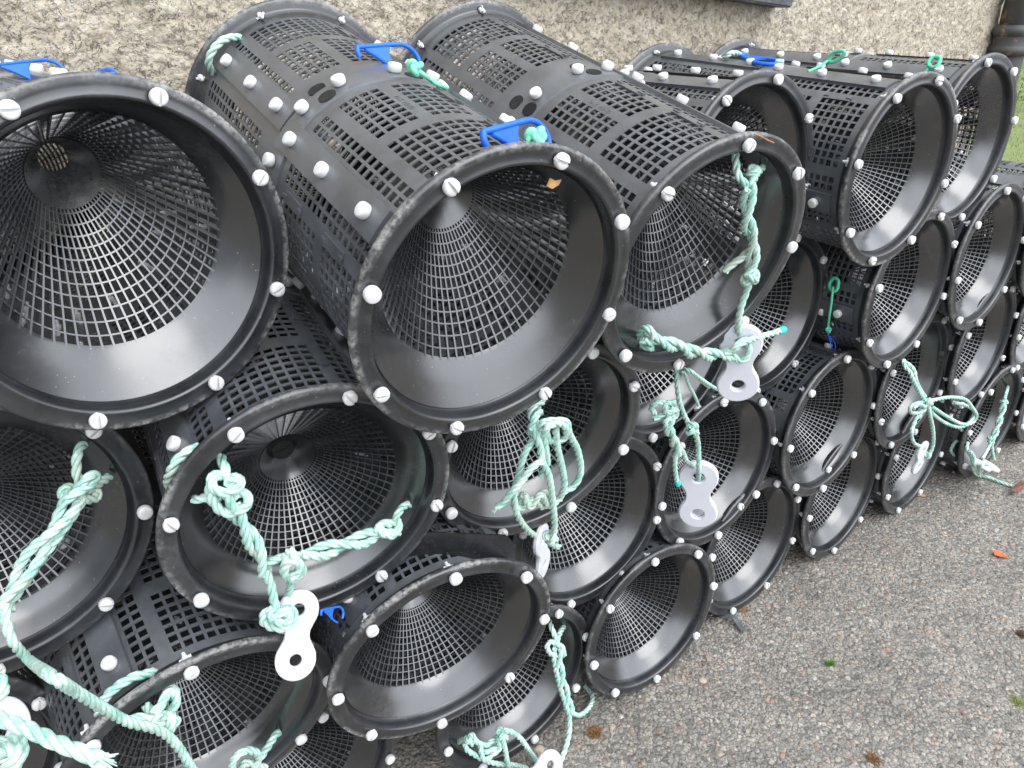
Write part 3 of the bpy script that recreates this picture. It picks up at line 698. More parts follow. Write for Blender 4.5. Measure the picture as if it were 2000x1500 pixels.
# ------------------------------------------------------------------ white two-hole links
def link_mesh():
    m=MB(); hw,c=0.0255,0.0315; wst=0.0155; hr=0.0078; th=0.0085
    out=[]
    N=96
    def half(y):
        a=abs(y)
        if a>=c-0.004:
            q=max(0,hw*hw-(a-c)**2); return math.sqrt(q)
        t=(c-0.004-a)/(c-0.004); edge=math.sqrt(hw*hw-0.004**2); s=t*t*(3-2*t); return edge+(wst-edge)*s
    pts=[]
    n=44
    ys=[-(c+hw)*math.cos(PI*i/n) for i in range(n+1)]
    right=[(half(y),y) for y in ys]; left=[(-half(y),y) for y in reversed(ys)]
    outl=[(0,-(c+hw))]+right[1:-1]+[(0,c+hw)]+left[1:-1]
    # rings: build as two annular grids joined at y=0 by radial mapping from each hole to the outline half
    verts=[];faces=[]
    def ring(sgn):
        hole=[];outer=[]; K=48
        # outline half (y*sgn>=0) as polyline from (wst,0) round to (-wst,0), then straight back along y=0
        arc=[p for p in outl if p[1]*sgn>1e-6]
        arc=sorted(arc,key=lambda p: math.atan2((p[1]*sgn-c),p[0]) if True else 0)
        poly=[(half(0),0)]+[(x,y*sgn) for x,y in arc if x>0 and y*sgn<c]; poly=sorted(poly,key=lambda p:p[1])
        up=[(x,y*sgn) for x,y in arc if y*sgn>=c]; up=sorted(up,key=lambda p: math.atan2(p[1]-c,p[0]))
        lo=[(x,y*sgn) for x,y in arc if x<0 and y*sgn<c]; lo=sorted(lo,key=lambda p:-p[1])
        path=poly+up+lo+[(-half(0),0),(-half(0)*.5,0),(0,0),(half(0)*.5,0)]
        return path
    for sgn in (1,-1):
        path=ring(sgn); k=len(path); base=len(verts)
        lay=[]
        for z,inset in ((-th/2,0.0020),(-th/2+0.0020,0.0),(th/2-0.0020,0.0),(th/2,0.0020)):
            row=[]
            for x,y in path:
                onmid=abs(y)<1e-9
                d=math.hypot(x,y-c); s=(d-inset)/d if not (onmid and abs(x)<half(0)-1e-6) else 1
                row.append(len(verts)); verts.append((x*s,(c+(y-c)*s if not onmid else 0)*sgn,z))
            lay.append(row)
        hl=[]
        for z,ex in ((-th/2,0.0018),(-th/2+0.0018,0),(th/2-0.0018,0),(th/2,0.0018)):
            row=[]
            for x,y in path:
                a=math.atan2(y-c,x); r=hr+ex; row.append(len(verts)); verts.append((r*math.cos(a),(c+r*math.sin(a))*sgn,z))
            hl.append(row)
        def q(a,b,c_,d):
            faces.append((a,b,c_,d) if sgn>0 else (d,c_,b,a))
        for i in range(k):
            j=(i+1)%k
            mid=abs(path[i][1])<1e-9 and abs(path[j][1])<1e-9
            if not mid:
                for t in range(3): q(lay[t][i],lay[t][j],lay[t+1][j],lay[t+1][i])
            for t in range(3): q(hl[t][j],hl[t][i],hl[t+1][i],hl[t+1][j])
            q(lay[3][i],lay[3][j],hl[3][j],hl[3][i]); q(lay[0][j],lay[0][i],hl[0][i],hl[0][j])
    return mesh('link',verts,faces,M_link,True,36)
ME['link']=link_mesh()
def link(a,b,face,label,s=1.0):
    # a,b: centres of the two holes (world); face: direction its flat side looks to
    y=(b-a); ln=y.length; y.normalize(); z=(face-y*face.dot(y)).normalized(); x=y.cross(z)
    Mx=Matrix((x,y,z)).transposed().to_4x4(); sc=ln/0.063
    o=obj('link',ME['link']); Mx=Mx@Matrix.Diagonal((sc,sc,sc,1)); Mx.translation=(a+b)/2; o.matrix_world=Mx
    tag(o,label,'link','white plastic two-hole links')
    return o
def toward(p): return (CAM-p).normalized()
nC=POSE['C'].col[2].xyz
a=onp('C',1447,668,.012); b=onp('C',1441,750,.022); link(a,b,toward(a)+Vector((.1,0,.0)),'white two-hole link hanging from the roped top mouth under a teal rope tip')
a=onp('N',1364,930,.024); b=onp('N',1363,1000,.02); link(a,b,toward(a),'upright white two-hole link hanging on a knotted rope before a mesh mouth')
a=onp('H',583,1190,.024); b=onp('Y',577,1289,.030); link(a,b,toward(a)+Vector((.25,.1,.25)),'largest white two-hole link, hanging below the crossed bridles over a brownish mouth')
a=onp('M',1056,1052,.050); b=onp('M',1061,1118,.036); b=a+(b-a).normalized()*.063; link(a,b,toward(a).cross(Vector((0,0,-1)))+0.50*toward(a),'edge-on white link hanging from the tangled rope bundle')
a=onp('P',1801,878,.046); b=onp('P',1787,928,.034); b=a+(b-a).normalized()*.058; link(a,b,toward(a).cross(Vector((0,0,-1)))+0.50*toward(a),'small turned white link dangling under the bow of rope')
a=onp('S',1918,908,.045); b=onp('S',1944,911,.05); b=a+(b-a).normalized()*.063; link(a,b,Vector((0,-.25,1)),'white link lying flat at the foot of the rightmost ground creel')
a=gnd(1074,1494,.05); b=gnd(1040,1520,.05); b=a+(b-a).normalized()*.063; link(a,b,Vector((-.6,-.75,.15)),'white link cut off by the bottom edge beside the trailing rope')
a=atd(0,1426,.63); b=atd(-60,1412,.61); b=a+(b-a).normalized()*.063; link(a,b,toward(a)+Vector((0,0,.4)),'white link in the lower left corner behind a rope')
SUNP=(50,130); SKY=0.12; SUNE=0.9; EXPO=0.60; CL=9.0; GLOW=2.5
# hatch plate
c=onbar('X',905,1064,.163); z=(Vector((0.1,-0.97,0.2))).normalized(); x=(RI*1.0+UP*(-0.10)); x=(x-z*x.dot(z)).normalized(); y=z.cross(x)
Mx=Matrix((x,y,z)).transposed().to_4x4(); Mx=Mx@Matrix.Diagonal((1,.74,1,1)); Mx.translation=c-y*0.036+z*0.004
fl.matrix_parent_inverse=Matrix(); fl.matrix_local=CT['X'].matrix_world.inverted()@Mx
# ------------------------------------------------------------------ blue hooks and green cords
def hook_mesh():
    m=MB(); r=0.0023
    top=spline([(0,0,0),(0.020,0.0015,0),(0.045,0.0035,0),(0.062,0.004,0),(0.074,-0.001,0),(0.0805,-0.010,0),(0.0795,-0.021,0)],0.002)
    m.tube(top,[r*1.05]*len(top),8)
    low=spline([(0.010,-0.002,0),(0.026,-0.010,0),(0.040,-0.0185,0),(0.052,-0.0245,0),(0.062,-0.028,0)],0.002); m.tube(low,r*0.9,8)
    m.tube(spline([(0.001,0.001,0),(-0.0005,-0.005,0),(0.001,-0.0095,0)],0.002),r*1.15,8)
    w=[(0.006,0),(0.044,0.003),(0.0405,-0.004),(0.040,-0.012),(0.0425,-0.019),(0.026,-0.010)]
    n=len(w); m.add([(x,y,-0.0011) for x,y in w]+[(x,y,0.0011) for x,y in w],[tuple(range(n-1,-1,-1)),tuple(range(n,2*n))]+[(i,(i+1)%n,n+(i+1)%n,n+i) for i in range(n)])
    return m.mesh('hook',M_blue,angle=50)
ME['hook']=hook_mesh()
def hook(a,b,label,up=None,flip=1):
    x=b-a; l=x.length; x.normalize(); up=up or UP; y=(up-x*up.dot(x)).normalized()*flip; z=x.cross(y); s=l/0.081
    o=obj('plastic_hook',ME['hook']); Mx=Matrix((x,y,z)).transposed().to_4x4()@Matrix.Diagonal((s,s,s,1)); Mx.translation=a; o.matrix_world=Mx
    tag(o,label,'hook','blue plastic hooks of the creels'); return o
hook(onbar('B',697,92,.168),onbar('B',814,96,.172),'blue plastic hook standing up on the middle of the big top barrel')
hook(onbar('B',943,258,.170),onbar('B',1066,242,.176),'blue plastic hook lying just behind the rim of the big top creel')
hook(onbar('A',-14,128,.166),onbar('A',124,122,.168),'blue plastic hook at the upper left edge against the rendered wall')
hook(onbar('A',160,152,.160),onbar('A',232,142,.160),'blue plastic hook just peeping over the upper left rim')
hook(onbar('E',1445,108,.160),onbar('E',1496,127,.160),'blue plastic hook by the rope handle on the scraped top creel',up=-POSE['E'].col[2].xyz)
hook(onbar('K',1617,652,.170),onbar('K',1633,676,.168),'small blue plastic hook hanging on a green cord in the dark gap')
hook(atd(628,1192,.86),atd(672,1188,.90),'blue plastic hook in the shadow beside the largest white link')
def cord(label,build,m,cat='cord'):
    mb=MB(); build(mb); c=sum(mb.v,Vector())/len(mb.v); mb.v=[v-c for v in mb.v]
    o=obj('elastic_cord',mb.mesh('elastic_cord',m,angle=60)); o.location=c; tag(o,label,cat,'green elastic cords of the hooks'); return o
def T(mb,P,r=0.0028): mb.tube(spline(P,0.002),r,8)
def cknot(mb,c,r,d,seed=0):
    d=d.normalized(); a=d.orthogonal().normalized(); b=d.cross(a); P=[]
    for i in range(60):
        t=2*PI*i/59; x=math.sin(t)+1.6*math.sin(2*t); y=math.cos(t)-1.6*math.cos(2*t); z=-1.1*math.sin(3*t)
        P.append(c+(a*x*.7+b*z*.9+d*y*.7)*r)
    mb.tube(spline(P,.0015),r*.95,8)
def pb(n,Ls): return [onbar(n,*p) for p in Ls]
def f(mb):
    cknot(mb,onbar('B',811,132,.170),.0040,RI-UP*.5)
    T(mb,pb('B',[(818,138,.168),(830,148,.164),(842,157,.158),(858,166,.157),(874,173,.150)]),.0026)
cord('mint cord knotted to the hook on the middle of the big top barrel',f,M_mint)
def f(mb):
    cknot(mb,onbar('B',1047,266,.172),.0042,RI); T(mb,pb('B',[(1032,270,.170),(1050,276,.166),(1064,268,.17),(1058,256,.174)]),.0028)
cord('mint cord knot on the hook behind the rim of the big top creel',f,M_mint)
def f(mb):
    T(mb,pb('E',[(1578,140,.156),(1600,130,.160),(1618,118,.166)]),.0026)
    T(mb,pb('E',[(1618,120,.166),(1624,106,.172),(1638,100,.176),(1650,102,.176),(1642,114,.170),(1628,121,.166),(1618,119,.166)]),.0034)
cord('green cord loop standing on the barrel of the scraped top creel',f,M_cord)
def f(mb):
    T(mb,pb('F',[(1804,142,.156),(1812,136,.160),(1818,126,.164)]),.0026)
    T(mb,pb('F',[(1814,130,.164),(1814,120,.170),(1824,112,.174),(1836,113,.174),(1834,124,.168),(1826,132,.164),(1816,130,.164)]),.0038)
cord('green cord loop on the barrel of the last top creel near its mouth',f,M_cord)
def f(mb):
    T(mb,pb('K',[(1620,560,.168),(1621,552,.17),(1629,543,.17),(1637,548,.17),(1636,562,.17),(1630,569,.17),(1622,564,.17),(1620,556,.168)]),.0036)
    T(mb,pb('K',[(1627,560,.172),(1624,590,.173),(1620,615,.172),(1617,640,.170)]),.0026)
    cknot(mb,onbar('K',1618,644,.171),.003,UP)
cord('green cord hanging down the dark barrel to the small blue hook',f,M_cord)
# ------------------------------------------------------------------ rendered house wall
AW=math.radians(35); E1=Vector((math.cos(AW),math.sin(AW),0)); E2=Vector((E1.y,-E1.x,0)); KW=-1.47
def W(s,d,z): return E1*s+E2*(KW+d)+Vector((0,0,z))
m,nt,b=mat('roughcast'); v,o=coords(nt,False); Lk=nt.links
big=noise_(nt,v,3.2,4,0.6); md=noise_(nt,v,26,5,0.65,0.6); fn=noise_(nt,v,120,4,0.7)
base=ramp(nt,md,[(0.3,(0.36,0.315,0.24)),(0.5,(0.465,0.41,0.318)),(0.7,(0.545,0.495,0.40))])
dn=nd(nt,'ShaderNodeTexNoise',Scale=45.0,Detail=3.0); Lk.new(v,dn.inputs['Vector'])
dv_=nt.nodes.new('ShaderNodeVectorMath'); dv_.operation='MULTIPLY_ADD'; Lk.new(dn.outputs['Color'],dv_.inputs[0]); dv_.inputs[1].default_value=(0.022,0.022,0.022); Lk.new(v,dv_.inputs[2])
vo=nd(nt,'ShaderNodeTexVoronoi',Scale=84.0); Lk.new(dv_.outputs[0],vo.inputs['Vector'])
sc_=nt.nodes.new('ShaderNodeSeparateColor'); Lk.new(vo.outputs['Color'],sc_.inputs[0])
agc=ramp(nt,sc_.outputs[0],[(0.1,(0.22,0.215,0.21)),(0.3,(0.34,0.325,0.31)),(0.5,(0.52,0.49,0.44)),(0.7,(0.68,0.66,0.63)),(0.9,(0.40,0.33,0.29))])
agm=math_(nt,'MULTIPLY',ramp(nt,vo.outputs['Distance'],[(0.30,g3(1)),(0.46,g3(0))]),ramp(nt,big,[(0.40,g3(0.06)),(0.66,g3(0.75))]))
col=mix(nt,agm,base,agc)
def worms(scale,w,lo,hi,k,dist=1.2):
    n=noise_(nt,v,scale,3,0.55,dist); d=math_(nt,'ABSOLUTE',math_(nt,'SUBTRACT',n,0.5)); l=ramp(nt,d,[(0.0,g3(1)),(w,g3(0))])
    return math_(nt,'MULTIPLY',l,ramp(nt,noise_(nt,v,scale*.8,2,0.5),[(lo,g3(0)),(hi,g3(k))]))
w1=worms(48,0.022,0.53,0.60,0.7); w2=worms(115,0.036,0.50,0.60,0.5)
crk=math_(nt,'MAXIMUM',w1,w2)
pit=ramp(nt,fn,[(0.63,g3(0)),(0.69,g3(0.6))]); crk=math_(nt,'MAXIMUM',crk,pit)
col=mix(nt,crk,col,(0.12,0.105,0.085))
sxz=nt.nodes.new('ShaderNodeSeparateXYZ'); Lk.new(o,sxz.inputs[0])
st=ramp(nt,noise_(nt,v,1.6,4,0.6),[(0.54,g3(0)),(0.70,g3(0.25))]); col=mix(nt,st,col,(0.26,0.245,0.22))
Lk.new(col,b.inputs['Base Color']); b.inputs['Roughness'].default_value=0.93; b.inputs['Specular IOR Level'].default_value=0.2
bump(nt,b,math_(nt,'ADD',math_(nt,'MULTIPLY',vo.outputs['Distance'],-0.8),math_(nt,'ADD',fn,math_(nt,'MULTIPLY',crk,-1.3))),0.9,0.005)
M_wall=m
S1=3.21
ss=[-3,-2.2,-1.5,-1.0]+[-0.8+0.005*i for i in range(int((S1-0.03+0.8)/0.005)+1)]+[S1-0.012,S1-0.003,S1]
zz=[-0.05,0.3,0.6]+[0.85+0.005*i for i in range(int(0.5/0.005)+1)]+[1.6,2.2,2.8]
V=[];Fc=[];nz_=noise.noise
for s in ss:
    for z in zz:
        p=Vector((s,z,0.0))
        h=0.004*nz_(p*9)+0.0045*nz_(p*38+Vector((5,1,2)))+0.0030*nz_(p*95)
        if 0.84<z<1.36 and s>-0.85:
            d=noise.voronoi(p*72)[0]; h+=0.0035*max(0,0.5-d[0])*(0.6+1.2*nz_(p*4))
        edge=max(0,(s-(S1-0.05))/0.05); h-=0.03*edge*edge
        V.append(W(s,h,z))
k=len(zz)
for i in range(len(ss)-1):
    for j in range(k-1): Fc.append((i*k+j,(i+1)*k+j,(i+1)*k+j+1,i*k+j+1))
n0=len(V)
for z in zz: V.append(W(S1,-0.35,z))
i=len(ss)-1
for j in range(k-1): Fc.append((i*k+j,n0+j,n0+j+1,i*k+j+1))
wall=obj('house_wall',mesh('house_wall',V,Fc,M_wall,True,180)); tag(wall,'rough cream harled house wall behind the pile of creels','wall')
# slate sill
m,nt,b=mat('slate'); v,o=coords(nt,False)
n1=noise_(nt,v,30,5,0.65); n2=noise_(nt,v,7,3,0.6)
c_=ramp(nt,n1,[(0.35,(0.045,0.05,0.055)),(0.6,(0.10,0.105,0.11))]); c_=mix(nt,ramp(nt,n1,[(0.58,g3(0)),(0.66,g3(0.7))]),c_,(0.42,0.38,0.30))
nt.links.new(c_,b.inputs['Base Color']); b.inputs['Roughness'].default_value=0.7; bump(nt,b,n1,0.5,0.004)
sb=bpy.data.meshes.new('sill'); import bmesh
bm=bmesh.new(); bmesh.ops.create_cube(bm,size=1)
for vv in bm.verts:
    vv.co=Vector((vv.co.x*1.05,vv.co.y*0.14,vv.co.z*0.045))
bmesh.ops.bevel(bm,geom=bm.edges[:],offset=0.004,segments=2,affect='EDGES'); bm.to_mesh(sb); bm.free(); sb.materials.append(m)
sill=obj('window_sill',sb); Mx=Matrix((E1,-E2,Vector((0,0,1)))).transposed().to_4x4(); Mx=Mx@Matrix.Rotation(math.radians(6.0),4,'Y'); Mx.translation=W(1.385,-0.010,1.298); sill.matrix_world=Mx
tag(sill,'dark slate window sill jutting from the wall at the top edge','sill')
# downpipe
m,nt,b=mat('cast_iron'); v,o=coords(nt,False); n1=noise_(nt,v,22,5,0.7); n2=noise_(nt,v,9,3,0.6)
c_=ramp(nt,n2,[(0.3,(0.030,0.032,0.036)),(0.7,(0.075,0.07,0.062))]); c_=mix(nt,ramp(nt,n1,[(0.56,g3(0)),(0.66,g3(0.85))]),c_,(0.34,0.20,0.11))
nt.links.new(c_,b.inputs['Base Color']); b.inputs['Roughness'].default_value=0.55; bump(nt,b,n1,0.35,0.003); M_iron=m
pd=bpy.data.objects.new('downpipe',None); C.objects.link(pd); pd.location=W(3.175,0.058,0); pd.empty_display_size=.1
tag(pd,'rusty dark cast iron downpipe at the end of the wall','downpipe')
mb=MB(); mb.lathe([(0.050,0.0),(0.050,1.06),(0.049,1.065)],40); mb.lathe([(0.049,1.05),(0.053,1.055),(0.053,2.8)],40); obj('pipe',mb.mesh('pipe',M_iron),pd)
mb=MB(); mb.lathe([(0.0525,1.038),(0.066,1.044),(0.0715,1.051),(0.0715,1.064),(0.066,1.071),(0.0635,1.075),(0.0635,1.104),(0.067,1.108),(0.0705,1.114),(0.0705,1.126),(0.066,1.133),(0.054,1.141)],48); obj('pipe_socket',mb.mesh('pipe_socket',M_iron,angle=40),pd)
# ------------------------------------------------------------------ ground
m,nt,b=mat('asphalt'); v,o=coords(nt,False); Lk=nt.links
def vor(scale,feat='F1'):
    n=nd(nt,'ShaderNodeTexVoronoi',Scale=scale,feature=feat); Lk.new(v,n.inputs['Vector']); return n
va=vor(88.0); vb=vor(170.0); ve=vor(88.0,'DISTANCE_TO_EDGE')
pal=[(0.0,(0.13,0.124,0.113)),(0.22,(0.205,0.195,0.175)),(0.42,(0.27,0.253,0.222)),(0.6,(0.335,0.308,0.262)),(0.76,(0.19,0.18,0.17)),(0.9,(0.42,0.39,0.335)),(1.0,(0.31,0.20,0.14))]
def sepx(n): 
    s=nt.nodes.new('ShaderNodeSeparateColor'); Lk.new(n.outputs['Color'],s.inputs[0]); return s.outputs[0]
ca=ramp(nt,sepx(va),pal); cb_=ramp(nt,sepx(vb),pal)
bg=noise_(nt,v,6,4,0.6); fn=noise_(nt,v,300,3,0.6); sel=noise_(nt,v,75,3,0.6)
col=mix(nt,ramp(nt,sel,[(0.46,g3(0)),(0.52,g3(1))]),ca,cb_)
col=mix(nt,ramp(nt,ve.outputs['Distance'],[(0.01,g3(0.6)),(0.10,g3(0))]),col,(0.085,0.075,0.062))
col=mix(nt,0.8,col,ramp(nt,bg,[(0.3,g3(0.72)),(0.7,g3(1.12))]),'MULTIPLY')
col=mix(nt,ramp(nt,noise_(nt,v,16,4,0.65),[(0.60,g3(0)),(0.72,g3(0.35))]),col,(0.20,0.12,0.06))
Lk.new(col,b.inputs['Base Color']); b.inputs['Roughness'].default_value=0.85; b.inputs['Specular IOR Level'].default_value=0.3
hh=math_(nt,'ADD',math_(nt,'MULTIPLY',math_(nt,'SUBTRACT',1.0,va.outputs['Distance']),sepx(va)),math_(nt,'MULTIPLY',fn,0.35))
hh=math_(nt,'ADD',hh,math_(nt,'MULTIPLY',math_(nt,'SUBTRACT',1.0,vb.outputs['Distance']),0.6))
bump(nt,b,hh,0.9,0.0045)
G=150
gr=obj('ground',mesh('ground',[(-G,-G,0),(G,-G,0),(G,G,0),(-G,G,0)],[(0,1,2,3)],m,False)); tag(gr,kind='structure')
# loose chips of gravel
mb=MB(); rnd=random.Random(3)
for i in range(5200):
    if i<4200: x=rnd.uniform(-0.1,2.2); y=rnd.uniform(0.55,2.3)
    else: x=rnd.uniform(-0.7,3); y=rnd.uniform(0.4,3.2)
    r=rnd.choice([.002,.0026,.0032,.004,.0048]); 
    if rnd.random()<.012: r*=2.0
    a=rnd.uniform(0,6.28); vs=[]
    for q in range(5):
        t=a+q*1.2566+rnd.uniform(-.3,.3); vs.append((x+r*math.cos(t)*rnd.uniform(.7,1.2),y+r*math.sin(t)*rnd.uniform(.6,1.1),-0.0004))
    vs+= [(x+(p[0]-x)*.62,y+(p[1]-y)*.62,r*rnd.uniform(.35,.7)) for p in vs]
    mb.add(vs,[(5,6,7,8,9)]+[(q,(q+1)%5,5+(q+1)%5,5+q) for q in range(5)])
m,nt,b=mat('chips'); g_=nt.nodes.new('ShaderNodeNewGeometry'); 
c_=ramp(nt,g_.outputs['Random Per Island'],[(0.0,(0.10,0.097,0.09)),(0.3,(0.19,0.178,0.16)),(0.55,(0.27,0.25,0.21)),(0.75,(0.24,0.19,0.15)),(0.92,(0.46,0.43,0.38)),(1.0,(0.33,0.21,0.15))])
nt.links.new(c_,b.inputs['Base Color']); b.inputs['Roughness'].default_value=0.85
tag(obj('gravel',mb.mesh('gravel',m,False)),'loose stone chips strewn over the worn asphalt','gravel',kind='stuff')
# ------------------------------------------------------------------ small things on the ground
def blade(name,pts2,p,ang,z,mat_,curl,label,cat,th=0.0012,tilt=0.0):
    # thin curled piece with real thickness built from an outline
    n=len(pts2); v=[]
    for s in (0,th):
        for x,y in pts2: v.append((x,y,z+curl*(x*x)*30+curl*abs(y)*1.5+s))
    f=[tuple(range(n-1,-1,-1)),tuple(range(n,2*n))]+[(i,(i+1)%n,n+(i+1)%n,n+i) for i in range(n)]
    o=obj(name,mesh(name,v,f,mat_,False)); o.location=(p.x,p.y,0); o.rotation_euler=(tilt,0,ang); return tag(o,label,cat)
M_or=simple('orange_shard',(0.62,0.12,0.035),0.6,0.25,90); M_lf=simple('dry_leaf',(0.13,0.055,0.03),0.7,0.4,80); M_tan=simple('tan_leaf',(0.50,0.30,0.12),0.7,0.3,80); M_gs=simple('grey_strip',(0.075,0.078,0.085),0.5,0.2,60)
p=gnd(1953,1087,0); blade('plastic_shard',[(-.016,.004),(-.012,.012),(0,.013),(.012,.002),(.017,-.008),(.010,-.010),(-.004,-.009),(-.014,-.006)],p,-0.35,.002,M_or,.25,'orange-red shard lying on the gravel at the right','shard')
p=gnd(1982,965,0); blade('dead_leaf',[(-.03,-.004),(-.018,.006),(-.004,.011),(.012,.013),(.03,.010),(.03,-.002),(.014,-.008),(-.002,-.006),(-.016,-.009)],p,0.45,.004,M_lf,.6,'dark brown curled dead leaf at the right edge of the gravel','leaf')
p=gnd(1799,971,0); blade('dry_scrap',[(-.010,.001),(-.002,.006),(.009,.004),(.011,-.003),(0,-.005)],p,0.1,.002,M_tan,.4,'small tan scrap on the gravel below the dangling white link','scrap')
M_st=simple('stone',(0.40,0.33,0.25),0.85,0.2,70)
def stone(px,py,r,label):
    bm=bmesh.new(); bmesh.ops.create_icosphere(bm,subdivisions=2,radius=r)
    for vv in bm.verts:
        d=1+0.35*noise.noise(vv.co*70+Vector((px,py,0))); vv.co=Vector((vv.co.x*d*1.1,vv.co.y*d*.8,max(-.3*r,vv.co.z*d*.45)))
    me=bpy.data.meshes.new('stone'); bm.to_mesh(me); bm.free(); me.materials.append(M_st); o=obj('stone',me); o.location=gnd(px,py,r*.15); tag(o,label,'stone','loose stones on the gravel')
stone(1373,1329,.0085,'pale tan stone on the gravel right of the clear-mouthed bottom creel')
stone(1052,1463,.010,'pale grey stone by the bottom creel with the rope tangle')
# grey strip from under U
mb=MB(); P=[gnd(1392,1192,.010),gnd(1412,1203,.014),gnd(1432,1205,.016),gnd(1442,1218,.010),gnd(1452,1232,.006)]
sp=spline(P,.004); fr=frames(sp); v=[];f=[]
for i,pp in enumerate(sp):
    t=(sp[min(i+1,len(sp)-1)]-sp[max(0,i-1)]).normalized(); sd=t.cross(Vector((0,0,1))).normalized()
    for a,bb in ((-.0062,-.0012),(.0062,-.0012),(.0062,.0012),(-.0062,.0012)): v.append(pp+sd*a+Vector((0,0,bb)))
for i in range(len(sp)-1):
    for q in range(4): f.append((i*4+q,i*4+(q+1)%4,(i+1)*4+(q+1)%4,(i+1)*4+q))
f.append((3,2,1,0)); e=(len(sp)-1)*4; f.append((e,e+1,e+2,e+3)); mb.add(v,f)
tag(obj('rubber_strip',mb.mesh('rubber_strip',M_gs,False)),'grey flat strip poking out from under a bottom rim onto the gravel','strip')
# scraps caught on the creels
M_tw=simple('twig_bark',(0.40,0.17,0.07),0.7,0.3,90)
mb=MB(); mb.tube(spline([onp('C',1474,262,.004),onp('C',1485,266,.003),onp('C',1496,272,.003),onp('C',1511,279,.003)],.002),[.0008]*200,5) if False else mb.tube(spline([onp('C',1474,262,.004),onp('C',1485,266,.003),onp('C',1496,272,.003),onp('C',1511,279,.003)],.002),.0009,5)
tag(obj('twig',mb.mesh('twig',M_tw)),'thin orange brown twig stuck on the rim of the roped top creel','twig')
p=onp('B',1080,357,-.012); o=obj('leaf_scrap',mesh('leaf_scrap',[(-.008,-.002,0),(-.002,-.005,0.002),(.007,-.003,0),(.009,.003,.001),(.001,.003,.002),(-.005,.006,0)]+[(-.008,-.002,.001),(-.002,-.005,.003),(.007,-.003,.001),(.009,.003,.002),(.001,.003,.003),(-.005,.006,.001)],[(0,1,2,3,4,5)[::-1],(6,7,8,9,10,11)]+[(i,(i+1)%6,6+(i+1)%6,6+i) for i in range(6)],M_tan,False))
mx=POSE['B'].to_3x3().to_4x4(); mx.translation=p; o.matrix_world=mx; tag(o,'small torn tan leaf scrap inside the big top mouth','scrap')
# tufts
def tuft(px,py,label,col1,n,rad,hgt,flat):
    m=simple('tuft_'+str(px),col1,0.8,0.45,150,bmp=0); c=gnd(px,py,0); mb=MB(); rn=random.Random(px)
    for i in range(n):
        a=rn.uniform(0,6.28); r0=rn.uniform(0,rad)*rn.random()**.4; base=Vector((r0*math.cos(a),r0*math.sin(a),0)); l=hgt*rn.uniform(.5,1.2)
        d=Vector((rn.uniform(-1,1),rn.uniform(-1,1),flat*rn.uniform(.2,1))).normalized(); e=Vector((-d.y,d.x,0)); e=e.normalized() if e.length>1e-4 else Vector((1,0,0)); w=.0007
        p1=base+d*l*.55; p2=base+d*l+Vector((0,0,-l*.12)); p1.z=max(p1.z,.0015); p2.z=max(p2.z,.0008)
        mb.add([base-e*w,base+e*w,p1+e*w*.8,p1-e*w*.8,p2],[(0,1,2,3),(3,2,4)])
    o=obj('tuft',mb.mesh('tuft',m,False)); o.location=(c.x,c.y,0); tag(o,label,'tuft','tufts in the asphalt')
tuft(1160,1430,'round brown dead moss tuft right of the trailing rope',(0.20,0.105,0.04),420,.017,.011,.8)
tuft(1706,1483,'brown dead moss tuft at the bottom edge',(0.16,0.085,0.035),260,.015,.010,.6)
tuft(1620,1298,'small bright green weed in the open gravel',(0.09,0.22,0.03),120,.007,.013,1.6)
tuft(1990,1372,'yellowish green moss tuft at the right edge of the gravel',(0.20,0.22,0.07),260,.018,.009,.7)
tuft(1996,1240,'dark brown moss clump at the right edge above the green moss',(0.10,0.06,0.03),220,.014,.012,.8)
tuft(1450,1190,'rust brown moss behind the grey strip',(0.24,0.13,0.05),200,.014,.006,.5)
# ------------------------------------------------------------------ lawn, weeds and far wall beyond the house corner
m,nt,b=mat('lawn'); v,o=coords(nt,False); c_=ramp(nt,noise_(nt,v,5,5,0.7),[(0.3,(0.11,0.15,0.05)),(0.7,(0.21,0.245,0.085))]); nt.links.new(c_,b.inputs['Base Color']); b.inputs['Roughness'].default_value=0.9
lw=obj('lawn',mesh('lawn',[(3.2,4.9,.004),(16,11,.004),(14,24,.004),(3.0,14,.004)],[(0,1,2,3)],m,False)); tag(lw,kind='structure')
M_gb=simple('grass_blade',(0.16,0.21,0.06),0.7,0.45,3,bmp=0)
mb=MB(); rn=random.Random(5)
for i in range(9000):
    t=rn.random(); x=rn.uniform(3.4,8.0); y=5.0+(x-3.2)*0.48+rn.uniform(0.05,5.0); h=rn.uniform(.02,.05); a=rn.uniform(0,6.28); w=.003
    mb.add([(x-w*math.cos(a),y-w*math.sin(a),0),(x+w*math.cos(a),y+w*math.sin(a),0),(x+rn.uniform(-.02,.02),y+rn.uniform(-.02,.02),h)],[(0,1,2)])
tag(obj('grass',mb.mesh('grass',M_gb,False)),'short lawn grass beyond the end of the wall','grass',kind='stuff')
M_leaf=simple('weed_leaf',(0.085,0.17,0.03),0.55,0.5,2,bmp=0); M_stem=simple('weed_stem',(0.12,0.10,0.05),0.8,0.2,40)
bush=bpy.data.objects.new('bush',None); C.objects.link(bush); bush.location=(5.95,9.2,0); tag(bush,'low green leafy bush on the lawn beyond the downpipe','bush')
mb=MB(); st=MB()
